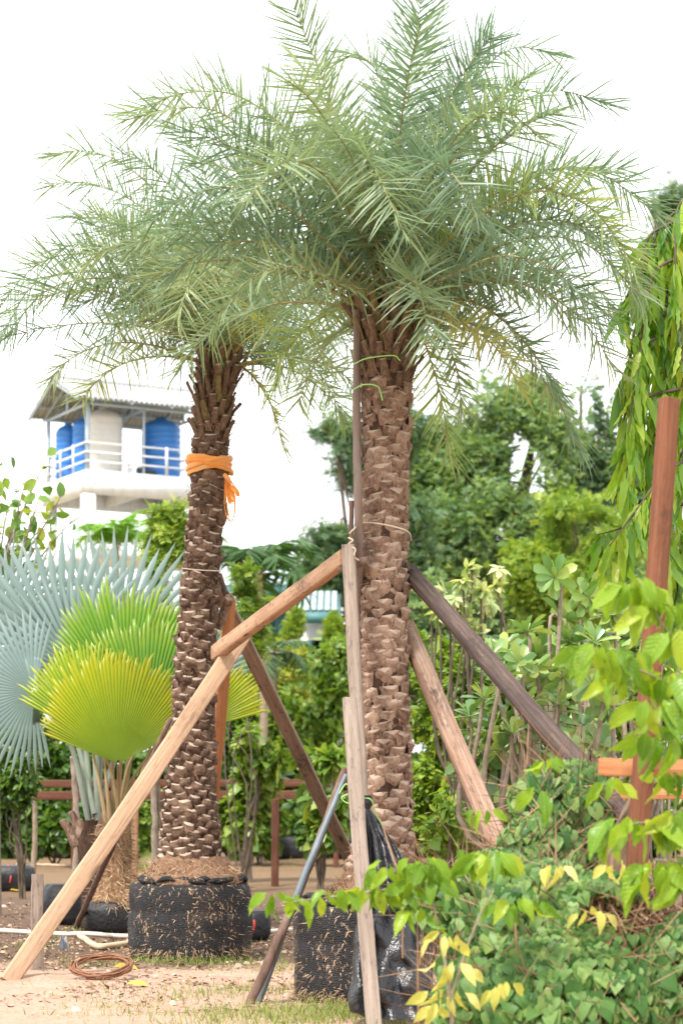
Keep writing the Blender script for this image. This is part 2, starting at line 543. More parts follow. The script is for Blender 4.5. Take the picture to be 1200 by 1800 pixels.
# ------------------------------------------------------------------ water tower
M_white = solid('white_render', [(0.52, 0.52, 0.50), (0.70, 0.70, 0.69), (0.76, 0.76, 0.75)], 1.2, 0.75, stretch=(2.5, 2.5, .35))
M_steel = solid('painted_steel', [(0.38, 0.45, 0.50), (0.45, 0.52, 0.57)], 3, 0.5)
M_roofsheet = solid('fibre_cement', [(0.26, 0.26, 0.27), (0.38, 0.38, 0.38), (0.50, 0.50, 0.49)], 1.5, 0.85, objrand=0.5)
M_bluet = solid('blue_polyethylene', [(0.02, 0.15, 0.46), (0.035, 0.20, 0.56)], 1.0, 0.38, spec=0.5)
M_beiget = solid('beige_polyethylene', [(0.58, 0.55, 0.50), (0.66, 0.63, 0.58)], 1.0, 0.45)
M_pvc = solid('blue_pvc', [(0.1, 0.3, 0.6), (0.12, 0.34, 0.65)], 2, 0.4)
M_darkmetal = solid('dark_pump_metal', [(0.03, 0.04, 0.05), (0.07, 0.09, 0.1)], 8, 0.5)
O = P(150, 825, 70.0)
u = np.array((0.874, 0.486, 0.0)); wv = np.array((-0.486, 0.874, 0.0)); AX = np.array([u, wv, (0, 0, 1)])
ZT = O[2]
def W(a, b, z):
    return np.array((O[0], O[1], 0)) + u * a + wv * b + np.array((0, 0, z))
UL, WL = 4.75, 4.0
tower = empty('water_tower', (O[0], O[1], 0), 'white concrete water tower platform with grey gabled roof, far left behind the palms', 'water tower')
def wbox(name, a0, a1, b0, b1, z0, z1, mat, parent=None):
    b = MB(); box(b, W((a0 + a1) / 2, (b0 + b1) / 2, (z0 + z1) / 2), (a1 - a0, b1 - b0, z1 - z0), ax=AX)
    return b.build(name, mat, parent or tower)
wbox('platform_slab', 0, UL, 0, WL, ZT - 0.06, ZT, M_white)
wbox('edge_beam', -0.02, UL + .02, -0.02, 0.24, ZT - 0.8, ZT - 0.062, M_white)
wbox('edge_beam', -0.02, UL + .02, WL - .24, WL + .02, ZT - 0.8, ZT - 0.062, M_white)
wbox('edge_beam', -0.02, 0.24, 0.242, WL - .242, ZT - 0.8, ZT - 0.062, M_white)
wbox('edge_beam', UL - .24, UL + .02, 0.242, WL - .242, ZT - 0.8, ZT - 0.062, M_white)
wbox('cross_beam', UL / 2 - .1, UL / 2 + .1, 0.242, WL - .242, ZT - 0.68, ZT - 0.062, M_white)
for a, b in ((-.015, -.015), (UL - .37, 0.0), (0, WL - .37), (UL - .37, WL - .37)):
    wbox('column', a, a + .4, b, b + .4, -0.5, ZT - 0.802, M_white)
# lower floor with its own rail and a ladder
zl = 1.4 + (1390 - 962) / F * 71
wbox('lower_slab', 0.45, UL + .5, 0.45, WL - .45, zl - .35, zl - .05, M_white)
for zz_ in (zl + .08, zl + .32, zl + .55):
    wbox('lower_rail', 0.45, UL + .5, 0.44, 0.5, zz_, zz_ + .06, M_white)
for a in np.linspace(.5, UL + .4, 6):
    wbox('lower_rail_post', a, a + .06, 0.38, 0.438, zl - .05, zl + .66, M_white)
for a in (3.0, 3.5):
    wbox('ladder_side', a, a + .07, 0.6, 0.66, zl, ZT - .8, M_white)
for k in range(7):
    wbox('ladder_rung', 3.072, 3.498, 0.61, 0.65, zl + .1 + k * .22, zl + .14 + k * .22, M_white)
# guard rail
for zz_ in (0.28, 0.60, 0.92):
    wbox('guard_rail', 0.05, UL - .05, 0.03, 0.08, ZT + zz_, ZT + zz_ + .055, M_white)
    wbox('guard_rail', 0.03, 0.08, 0.082, WL - .082, ZT + zz_, ZT + zz_ + .055, M_white)
    wbox('guard_rail', UL - .08, UL - .03, 0.082, WL - .082, ZT + zz_, ZT + zz_ + .055, M_white)
    wbox('guard_rail', 0.05, UL - .05, WL - .08, WL - .03, ZT + zz_, ZT + zz_ + .055, M_white)
for a in (1.55, 3.0, 4.5):
    wbox('rail_post', a, a + .09, -.01, 0.028, ZT, ZT + 1.0, M_white)
for b in (1.1, 2.3, 3.5):
    wbox('rail_post', -.01, 0.028, b, b + .09, ZT, ZT + 1.0, M_white)
# roof
ZE = 1.4 + (1390 - 703) / F * 70; ZR = 1.4 + (1390 - 668) / F * 71.5
def roof_post(a, b, s=.12):
    wbox('roof_post', a, a + s, b, b + s, ZT + .002, ZE - .02, M_steel)
roof_post(0.085, 0.085, .13); roof_post(0.085, WL - .21); roof_post(UL - .21, .085); roof_post(UL - .21, WL - .21); roof_post(2.2, .1, .06)
A0, A1 = -0.45, UL + .5
B0, B1, BM = -.35, WL + .35, WL / 2
zslope = (ZR - ZE) / (BM - B0)
def sheet(b0, b1, z0, z1, a0, a1, lift):
    m_ = MB(); n = max(2, int((a1 - a0) / 0.03)); k = 2
    aa = np.linspace(a0, a1, n)
    vs = []
    for (b, z) in ((b0, z0), (b1, z1)):
        for a in aa:
            vs.append(W(a, b, z + lift + 0.045 * math.sin(a * 2 * PI / 0.19)))
    for (b, z) in ((b0, z0), (b1, z1)):
        for a in aa:
            vs.append(W(a, b, z + lift - 0.02 + 0.045 * math.sin(a * 2 * PI / 0.19)))
    f = [(i, i + 1, n + i + 1, n + i) for i in range(n - 1)] + [(2 * n + i, 3 * n + i, 3 * n + i + 1, 2 * n + i + 1) for i in range(n - 1)]
    f += [(i, 2 * n + i, 2 * n + i + 1, i + 1) for i in range(n - 1)]
    m_.add(vs, f)
    return m_.build('roof_sheet', M_roofsheet, tower, smooth=True)
for side in (0, 1):
    for r in range(3):
        t0, t1 = r / 3, (r + 1) / 3 + 0.03
        if side == 0:
            b0 = B0 + (BM - B0) * t0; b1 = B0 + (BM - B0) * min(t1, 1)
        else:
            b0 = B1 + (BM - B1) * t0; b1 = B1 + (BM - B1) * min(t1, 1)
        z0 = ZE + (ZR - ZE) * t0; z1 = ZE + (ZR - ZE) * min(t1, 1)
        for c_ in range(5):
            a0 = A0 + (A1 - A0) * c_ / 5; a1 = A0 + (A1 - A0) * (c_ + 1) / 5
            sheet(b0, b1, z0, z1, a0, a1, 0.05 + 0.022 * r + 0.004 * (c_ % 2))
b_ = MB(); tube(b_, [W(A0, BM, ZR + .12), W(A1, BM, ZR + .12)], .12, 10); b_.build('ridge_cap', M_roofsheet, tower, smooth=True)
def strut(name, p, q, r=.045):
    b = MB(); tube(b, [p, q], r, 4); return b.build(name, M_steel, tower)
for a in (A0 + .05, 0.15, 1.6, 3.1, UL - .1):
    strut('rafter', W(a, B0, ZE - .05), W(a, BM, ZR - .06), .055); strut('rafter', W(a, B1, ZE - .05), W(a, BM, ZR - .06), .055)
for a in (0.15, 2.3, UL - .15):
    strut('tie_beam', W(a, 0.1, ZE - .08), W(a, WL - .1, ZE - .08), .06)
    strut('king_post', W(a, BM, ZE - .03), W(a, BM, ZR - .1), .05)
for t_ in (0.05, .33, .64, .95):
    strut('purlin', W(A0, B0 + (BM - B0) * t_, ZE + (ZR - ZE) * t_ - .015), W(A1, B0 + (BM - B0) * t_, ZE + (ZR - ZE) * t_ - .015), .03)
    strut('purlin', W(A0, B1 + (BM - B1) * t_, ZE + (ZR - ZE) * t_ - .015), W(A1, B1 + (BM - B1) * t_, ZE + (ZR - ZE) * t_ - .015), .03)
strut('eave_beam', W(0, .14, ZE - .06), W(UL, .14, ZE - .06), .06); strut('eave_beam', W(0, WL - .14, ZE - .06), W(UL, WL - .14, ZE - .06), .06)

def lathe(mb, c, prof, n=28, mat=0, rnd=0.0, wob=0.0, seed=0):
    V = []
    for (r, z) in prof:
        for k in range(n):
            a = 2 * PI * k / n
            rr = r * (1 + wob * nz((math.cos(a) * 1.5 + seed, math.sin(a) * 1.5, z * 3), 1.5))
            V.append((c[0] + rr * math.cos(a), c[1] + rr * math.sin(a), c[2] + z))
    f = [(i * n + k, i * n + (k + 1) % n, (i + 1) * n + (k + 1) % n, (i + 1) * n + k) for i in range(len(prof) - 1) for k in range(n)]
    mb.add(V, f, mat, rnd)

def tank(a, b, r, h, mat, label, group):
    c = W(a, b, ZT + .004)
    t = empty('water_tank', c, label, 'water tank', group)
    prof = [(0.0, 0.0), (r * .96, 0.0)]
    k = 9; hb = h * .86
    for i in range(k):
        z0 = hb * i / k; dz = hb / k
        prof += [(r * .965, z0 + dz * .06), (r, z0 + dz * .25), (r, z0 + dz * .78), (r * .965, z0 + dz * .96)]
    prof += [(r * .93, hb + .03), (r * .80, hb + h * .06), (r * .45, hb + h * .105), (r * .3, hb + h * .11)]
    m_ = MB(); lathe(m_, c, prof, 36); m_.build('tank_body', mat, t, smooth=True)
    m_ = MB(); z = hb + h * .11
    lathe(m_, c, [(r * .3, z - .01), (r * .31, z + .05), (r * .28, z + .09), (0, z + .1)], 20); m_.build('lid', mat, t, smooth=True)
TG = 'water tanks under the tower roof'
tank(1.27, 1.35, .63, 2.42, M_beiget, 'beige ribbed water tank between the blue tanks on the tower', TG)
tank(3.5, 1.5, .70, 2.28, M_bluet, 'blue water tank at the right end of the tower, nearest the palm trunk', TG)
tank(1.05, 2.50, .49, 2.3, M_bluet, 'blue water tank directly behind the beige one, left of the corner post', TG)
tank(0.75, 3.46, .45, 2.15, M_bluet, 'leftmost and rearmost blue water tank on the tower', TG)
pump = empty('water_pump', W(2.45, .8, ZT + .004), 'small dark pump between the beige and the right blue tank', 'pump')
m_ = MB(); box(m_, W(2.45, .8, ZT + .19), (.35, .25, .3), ax=AX); tube(m_, [W(2.6, .8, ZT + .2), W(2.95, .8, ZT + .2)], .09, 10); m_.build('motor', M_darkmetal, pump)
m_ = MB(); tube(m_, [W(2.4, .7, ZT + .05), W(2.0, .7, ZT + .05), W(2.0, .7, ZT + .3)], .04, 8); m_.build('pipe', M_pvc, pump)
m_ = MB(); tube(m_, [W(2.78, 1.5, ZT + .02), W(2.78, 1.5, ZT + 1.6), W(2.9, 1.5, ZT + 1.62)], .035, 8)
tag(m_.build('supply_pipe', M_pvc, origin=W(2.78, 1.5, ZT)), 'thin dark blue supply pipe on the left side of the right blue tank', 'pipe')

# ------------------------------------------------------------------ far house with tiled roofs
M_tile = solid('pale_teal_tiles', [(0.30, 0.42, 0.44), (0.42, 0.54, 0.56), (0.52, 0.62, 0.63)], 1, 0.35, objrand=0.7, spec=0.6)
M_tilebed = solid('tile_battens', [(0.10, 0.18, 0.20), (0.14, 0.24, 0.26)], 2, 0.7)
M_trim = solid('dark_teal_trim', [(0.05, 0.16, 0.17), (0.08, 0.2, 0.2)], 2, 0.5)
house = empty('tiled_house', (-2.0, 58, 0), 'low white house with pale teal tiled roofs behind the shrubs', 'house')
def roof_slope(px0, px1, pyt, pyb, d, run):
    """slope facing the viewer: bottom edge at d, top edge run metres further back"""
    x0 = (px0 - 600) / F * d; x1 = (px1 - 600) / F * d
    zb = CH + (HZ - pyb) / F * d; zt = CH + (HZ - pyt) / F * (d + run)
    m_ = MB(); m_.add([(x0, d, zb - .06), (x1, d, zb - .06), (x1, d + run, zt - .06), (x0, d + run, zt - .06),
                       (x0, d, zb - .16), (x1, d, zb - .16), (x1, d + run, zt - .16), (x0, d + run, zt - .16)],
                      [(0, 1, 2, 3), (4, 7, 6, 5), (0, 4, 5, 1), (1, 5, 6, 2), (3, 2, 6, 7), (0, 3, 7, 4)])
    rf = m_.build('roof', M_tilebed, house)
    m_ = MB(); s = .17
    sl = math.hypot(run, zt - zb); nr = int(sl / .2); nc = int((x1 - x0) / s)
    dv = np.array((0, run, zt - zb)) / sl; nv_ = np.array((0, -(zt - zb), run)) / sl
    for i in range(nr):
        for j in range(nc):
            c = np.array((x0 + (j + .5) * s, d, zb)) + dv * (i + .5) * sl / nr + nv_ * 0.0
            box(m_, c, (s * .78, sl / nr * .8, .05), ax=np.array([(1, 0, 0), dv, nv_]), rnd=rng.random())
    tag(m_.build('tiles', M_tile, rf), kind='stuff')
    m_ = MB(); box(m_, ((x0 + x1) / 2, d - .05, zb - .2), (x1 - x0, .08, .25)); m_.build('fascia', M_trim, house)
roof_slope(395, 545, 992, 1028, 56, 3.2)
roof_slope(520, 598, 1040, 1072, 50, 2.6)
for (a, b_, y0, y1, d) in ((420, 545, 1030, 1100, 57), (522, 600, 1075, 1140, 51)):
    m_ = MB(); x0 = (a - 600) / F * d; x1 = (b_ - 600) / F * d; z1 = CH + (HZ - y0) / F * d
    box(m_, ((x0 + x1) / 2, d + 1.6, z1 / 2 - .3), (x1 - x0, 2.6, z1 + .4)); wl = m_.build('wall', M_white, house)
    for kx in (.3, .7):
        m_ = MB(); box(m_, (x0 + (x1 - x0) * kx, d + .28, z1 - 1.2), (.8, .06, 1.0)); wi = m_.build('window', M_trim, wl)

# ------------------------------------------------------------------ fences
M_redwood = woodmat('red_brown_timber', (0.20, 0.075, 0.038), (0.12, 0.045, 0.025), (0.27, 0.115, 0.06), kamt=0.5)
M_orangewood = woodmat('orange_timber', (0.46, 0.19, 0.08), (0.33, 0.125, 0.055), (0.54, 0.26, 0.125), kamt=0.35)
M_tanpost = woodmat('tan_timber', (0.36, 0.2, 0.11), (0.24, 0.13, 0.07), (0.46, 0.29, 0.17), kamt=0.5)
def beam(name, p, q, w_, h_, mat, parent=None, roll=0.0, rough=0.006, seg=14, label=None, cat=None, group=None, bev=0.16, both=None, bow=0.0):
    """rectangular timber from p to q; local z runs along it; w_ across the picture, h_ along the view"""
    p = np.asarray(p, float); q = np.asarray(q, float)
    d = q - p; L = np.linalg.norm(d); d = d / L
    x = nrm(np.cross(d, (0, 1, 0))) if abs(d[1]) < .98 else np.array((1.0, 0, 0))
    y = np.cross(d, x)
    cr, sr = math.cos(roll), math.sin(roll)
    x, y = x * cr + y * sr, -x * sr + y * cr
    if both is None: both = (1, 1)
    c = bev
    sec = np.array([(-1 + c, -1), (1 - c, -1), (1, -1 + c), (1, 1 - c), (1 - c, 1), (-1 + c, 1), (-1, 1 - c), (-1, -1 + c)]) * (w_ / 2, h_ / 2)
    V = []
    sx = rng.random() * 50
    for i in range(seg + 1):
        t = i / seg
        sc = both[0] + (both[1] - both[0]) * t
        if i in (0, seg): sc *= .97
        ox = bow * math.sin(PI * t) + rough * 1.6 * nz((sx, t * 4, 0)); oy = rough * 1.6 * nz((sx + 9, t * 4, 0))
        for k, (a, b) in enumerate(sec):
            j = rough * nz((sx + k * 3.1, t * 9, 1))
            V.append((a * sc + ox + j * np.sign(a), b * sc + oy + j * np.sign(b), t * L + (0 if 0 < i < seg else rough * rng.normal() * .8)))
    f = [(i * 8 + k, i * 8 + (k + 1) % 8, (i + 1) * 8 + (k + 1) % 8, (i + 1) * 8 + k) for i in range(seg) for k in range(8)]
    mb = MB(); mb.add(V, f)
    mb.add(V[:8], [tuple(range(7, -1, -1))]); mb.add(V[-8:], [tuple(range(8))])
    me = mb.mesh(name, mat)
    R = np.stack([x, y, d], axis=-1)
    if np.linalg.det(R) < 0: R[:, 1] *= -1
    o = put(name, me, R, p, parent)
    return tag(o, label, cat, group)
# left fence: two rails at breast height on posts
M_darkrail = woodmat('dark_red_rail', (0.13, 0.05, 0.03), (0.07, 0.03, 0.02), (0.20, 0.09, 0.055), kamt=0.6)
fl = empty('timber_fence', (-3.6, 36, 0), 'dark red-brown timber rail fence across the left behind the fan palms', 'fence')
beam('rail', P(-60, 1378, 36), P(735, 1376, 37), .135, .05, M_darkrail, fl, rough=.004)
beam('rail', P(-60, 1399, 34.5), P(735, 1397, 36), .15, .05, M_darkrail, fl, rough=.004)
for px in (130, 330, 590):
    beam('post', G(px, 1390 + F * CH / 37.3) + (0, 0, -.2), P(px + 2, 1372, 37.3), .1, .1, M_darkrail, fl)
fr = empty('timber_fence', (1.4, 26, 0), 'bright orange timber rail fence behind the right palm and the leaning beams', 'fence')
beam('rail', P(700, 1411, 26), P(886, 1405, 24), .115, .05, M_orangewood, fr, rough=.004)
beam('rail', P(886, 1395, 27), P(1230, 1385, 27), .08, .05, M_tanpost, fr, rough=.004)
beam('rail', P(700, 1372, 30), P(1230, 1366, 30), .09, .05, M_redwood, fr, rough=.004)
beam('post', G(878, 1390 + F * CH / 26) + (0, 0, -.2), P(880, 1385, 26), .1, .1, M_redwood, fr)
beam('post', G(722, 1390 + F * CH / 26.2) + (0, 0, -.2), P(722, 1400, 26.2), .1, .1, M_redwood, fr)
beam('fence_post', P(769, 1512, 25) * (1, 1, 0), P(773, 1397, 25), .11, .1, M_tanpost, label='upright tan post under the orange rail, right of the right palm', cat='post', roll=.3)
beam('fence_post', G(483, 1556) + (0, 0, -.1), P(484, 1405, gd(1556)), .1, .1, M_darkrail, label='upright brown post between the two palms, in the bushes', cat='post', roll=.2)
beam('fence_post', P(237, 1530, 29) * (1, 1, 0), P(238, 1400, 29), .09, .09, M_tanpost, label='upright brown post left of the left palm trunk', cat='post', roll=.2)

# ------------------------------------------------------------------ date palms
def boot_material(name, cols, gain=1.0):
    m, nt, out = mat_base(name)
    vec = coords(nt, (1, 1, 1))
    oi = nt.nodes.new('ShaderNodeObjectInfo')
    at = nt.nodes.new('ShaderNodeAttribute'); at.attribute_name = 'rnd'
    sh = nt.nodes.new('ShaderNodeVectorMath'); sh.operation = 'ADD'
    cb = nt.nodes.new('ShaderNodeCombineXYZ')
    rr = math_n(nt, 'MULTIPLY', math_n(nt, 'ADD', oi.outputs['Random'], at.outputs['Fac']), 37.0)
    nt.links.new(rr, cb.inputs[0]); nt.links.new(rr, cb.inputs[1])
    nt.links.new(vec, sh.inputs[0]); nt.links.new(cb.outputs[0], sh.inputs[1])
    n1 = noise_n(nt, sh.outputs[0], 2.2, 6, 0.75)
    n1 = math_n(nt, 'ADD', math_n(nt, 'MULTIPLY', math_n(nt, 'SUBTRACT', n1, 0.5), 3.0), 0.5, True)
    fr = math_n(nt, 'FRACT', math_n(nt, 'ADD', oi.outputs['Random'], at.outputs['Fac']))
    fac = math_n(nt, 'ADD', math_n(nt, 'MULTIPLY', n1, 0.65), math_n(nt, 'MULTIPLY', fr, 0.35), True)
    c = ramp(nt, fac, cols)
    mp = nt.nodes.new('ShaderNodeMapping'); mp.inputs['Scale'].default_value = (90, 90, 9)
    nt.links.new(sh.outputs[0], mp.inputs[0])
    fib = noise_n(nt, mp.outputs[0], 1.0, 4, 0.7)
    c = mixc(nt, math_n(nt, 'MULTIPLY', math_n(nt, 'SUBTRACT', fib, 0.52), 3.0, True), c, (0.03, 0.018, 0.012))
    p = nt.nodes.new('ShaderNodeBsdfPrincipled')
    nt.links.new(c, p.inputs['Base Color'])
    p.inputs['Roughness'].default_value = 0.85; p.inputs['Specular IOR Level'].default_value = 0.2
    b = nt.nodes.new('ShaderNodeBump'); b.inputs['Strength'].default_value = 0.8; b.inputs['Distance'].default_value = 0.012
    nt.links.new(math_n(nt, 'ADD', n1, fib), b.inputs['Height']); nt.links.new(b.outputs[0], p.inputs['Normal'])
    nt.links.new(p.outputs[0], out.inputs[0])
    return m
M_bootR = boot_material('reddish_leaf_base', [(0.035, 0.02, 0.013), (0.19, 0.11, 0.075), (0.34, 0.21, 0.145), (0.47, 0.33, 0.245), (0.45, 0.26, 0.15)])
M_bootL = boot_material('grey_brown_leaf_base', [(0.035, 0.02, 0.014), (0.11, 0.066, 0.044), (0.235, 0.15, 0.105), (0.40, 0.28, 0.20)])
M_cut = solid('weathered_cut_face', [(0.20, 0.13, 0.095), (0.40, 0.295, 0.225), (0.56, 0.45, 0.37)], 26, 0.9, bump=0.4, objrand=0.25)
M_cutL = solid('weathered_cut_face_dull', [(0.20, 0.14, 0.10), (0.42, 0.32, 0.25), (0.60, 0.50, 0.41)], 26, 0.9, bump=0.4, objrand=0.25)
M_core = solid('trunk_fibre', [(0.02, 0.012, 0.008), (0.06, 0.032, 0.02), (0.12, 0.065, 0.04)], 30, 0.95, bump=0.8, stretch=(1, 1, .4))
M_stub = boot_material('petiole_stub', [(0.07, 0.04, 0.025), (0.17, 0.10, 0.065), (0.27, 0.17, 0.11), (0.36, 0.25, 0.15)])
M_stubg = boot_material('green_petiole_stub', [(0.09, 0.05, 0.03), (0.20, 0.13, 0.06), (0.30, 0.24, 0.09), (0.38, 0.33, 0.13)])

def bt(v, f, m):
    by = {}
    for ff, mm in zip(f, m): by.setdefault(len(ff), []).append((ff, mm))
    return T(v, [[a for a, _ in g] for g in by.values()], [np.array([b for _, b in g]) for g in by.values()])
# local frame: x tangential, y up along the trunk, z outward.  unit width 1 (half .5), heights in the same unit
BOOT_R = [bt([(-.54, .42, .05), (0, .50, .02), (.54, .42, .05), (0, .17, .40), (-.60, 0, .02), (.60, 0, .02), (0, -.28, .27), (-.42, -.6, .0), (.42, -.6, .0), (0, -.75, .02), (-.32, .27, .27), (.32, .27, .27)],
             [(0, 10, 3, 11, 2, 1), (0, 4, 10), (2, 11, 5), (10, 4, 6, 3), (11, 3, 6, 5), (4, 7, 6), (5, 6, 8), (7, 9, 6), (8, 6, 9)],
             [1, 0, 0, 0, 0, 0, 0, 0, 0]),
          bt([(-.52, .36, .06), (.05, .46, .0), (.56, .45, .03), (.1, .14, .34), (-.60, -.05, .02), (.60, 0, .02), (.06, -.3, .24), (-.42, -.6, .0), (.42, -.6, .0), (0, -.75, .02), (-.26, .2, .28), (.36, .28, .24)],
             [(0, 10, 3, 11, 2, 1), (0, 4, 10), (2, 11, 5), (10, 4, 6, 3), (11, 3, 6, 5), (4, 7, 6), (5, 6, 8), (7, 9, 6), (8, 6, 9)],
             [1, 0, 0, 0, 0, 0, 0, 0, 0])]
def blocky(tw, zt, sk):
    return bt([(-tw, .48, .1), (tw, .44 + sk, .1), (tw * .8, .34 + sk, zt), (0, .30, zt * 1.16), (-tw * .85, .36, zt * .95),
               (-.56, -.1, .04), (.56, -.1, .04), (.40, -.2, zt * .78), (-.42, -.2, zt * .78), (-.36, -.65, .0), (.36, -.65, .0), (0, -.25, zt * .95)],
              [(0, 4, 3, 2, 1), (0, 5, 8, 4), (1, 2, 7, 6), (4, 8, 11, 3), (3, 11, 7, 2), (5, 9, 8), (6, 7, 10), (8, 9, 10, 7), (8, 7, 11)],
              [1, 0, 0, 0, 0, 0, 0, 0, 0])
BOOT_L = [blocky(.40, .42, 0), blocky(.46, .36, .08), blocky(.36, .48, -.08)]
def stub_t(l, lean, tw):
    """long cut petiole pointing up and out"""
    v = [(-.5, -.4, .03), (.5, -.4, .03), (.45, -.4, .2), (-.45, -.4, .2),
         (-tw, l, lean), (tw, l + .06, lean), (tw * .75, l - .05, lean + .22), (-tw * .75, l - .12, lean + .22),
         (-tw * 1.15, l * .45, lean * .35 + .02), (tw * 1.15, l * .45, lean * .35 + .02), (tw, l * .45, lean * .35 + .24), (-tw, l * .45, lean * .35 + .24)]
    f = [(3, 2, 10, 11), (11, 10, 6, 7), (0, 3, 11, 8), (8, 11, 7, 4), (2, 1, 9, 10), (10, 9, 5, 6), (4, 7, 6, 5), (1, 0, 8, 9), (9, 8, 4, 5)]
    return bt(v, f, [0, 0, 0, 0, 0, 0, 1, 0, 0])
STUB = [stub_t(1.5, .45, .32), stub_t(1.9, .75, .28), stub_t(1.2, .35, .36)]

def leaflet_frond(parent, ctrl, mat, rmat, n=66, ll=0.27, lw=0.016, start=0.13, vee=0.25, spread=1.0, ragged=0.0, origin=None, rr=0.012, plume=0.42):
    c = bez(ctrl, 44)
    seg = np.linalg.norm(np.diff(c, axis=0), axis=1); s = np.concatenate([[0], np.cumsum(seg)]); s /= s[-1]
    tg = nrm(np.gradient(c, axis=0))
    mb = MB()
    tube(mb, c[::2], np.interp(s[::2], [0, .12, .5, 1], [rr * 1.7, rr, rr * .6, rr * .18]), 5, 1, rnd=rng.random())
    if ll > .15 and lw < .02: n = max(40, int(seg.sum() * 48))
    tt = np.repeat(np.linspace(start, 0.985, n) , 2) + rng.normal(0, .004, 2 * n)
    tt = np.clip(tt, 0.03, .975)
    side = np.tile([1.0, -1.0], n)
    if ragged:
        k = rng.random(2 * n) > ragged; tt = tt[k]; side = side[k]
    N = len(tt)
    pos = np.stack([np.interp(tt, s, c[:, i]) for i in range(3)], 1)
    tan = nrm(np.stack([np.interp(tt, s, tg[:, i]) for i in range(3)], 1))
    # dorsal side: start from the averaged bending plane
    chord = nrm(c[-1] - c[0])
    up = np.array((0, 0, 1.0))
    if abs(chord[2]) > .93:
        up = nrm(np.array((rng.normal() * .3, -1.0, .2)))
    Nn = nrm(up - tan * (tan @ up)[:, None])
    S = np.cross(tan, Nn)
    a = np.radians(np.interp(tt, [0, .3, .8, 1], [80, 70, 58, 32])) * spread + rng.normal(0, .10, N)
    if plume > .35:
        v = np.where(rng.random(N) < .58, vee + .62, vee - .72) + rng.normal(0, .24, N)
        v *= np.interp(tt, [0, .6, 1], [1.1, 1, .6])
    else:
        v = vee + rng.normal(0, plume, N)
    d = tan * np.cos(a)[:, None] + (S * (side * np.cos(v))[:, None] + Nn * np.sin(v)[:, None]) * np.sin(a)[:, None]
    ln = 1.38 * ll * np.interp(tt, [0, .1, .22, .45, .75, .93, 1], [.22, .45, .85, 1.0, 1.0, .92, .8]) * rng.uniform(.82, 1.12, N)
    d[:, 2] -= 0.10 * rng.random(N)
    nn = nrm(Nn + 0.55 * rng.normal(size=(N, 3)) + 0.4 * S * side[:, None])
    wd = 0.98 * lw * np.interp(tt, [0, .15, .4, 1], [.5, .8, 1, .7]) * rng.uniform(.75, 1.15, N)
    base = rng.random()
    r = np.clip(base + rng.normal(0, .13, N), 0, .999)
    bake(mb, NEEDLE, frames(d, nn), pos, np.stack([wd, ln, ln], 1), rnd=r)
    return mb.build('frond', [mat, rmat], parent, origin=c[0])

M_fr = leafmat('date_frond', [(0.125, 0.20, 0.125), (0.165, 0.245, 0.145), (0.21, 0.295, 0.155), (0.27, 0.34, 0.165), (0.35, 0.38, 0.17)], 0.40, 0.40, warmth=(1.05, 1.12, .9), per_vertex=True, spec=0.6)
M_fry = leafmat('yellowing_date_frond', [(0.16, 0.24, 0.09), (0.23, 0.31, 0.10), (0.32, 0.38, 0.12), (0.44, 0.42, 0.15)], 0.5, 0.42, per_vertex=True, warmth=(1.15, 1.15, .75))
M_rachis = solid('frond_rachis', [(0.16, 0.17, 0.07), (0.28, 0.24, 0.10), (0.30, 0.19, 0.10)], 6, 0.6, stretch=(1, 1, 1))

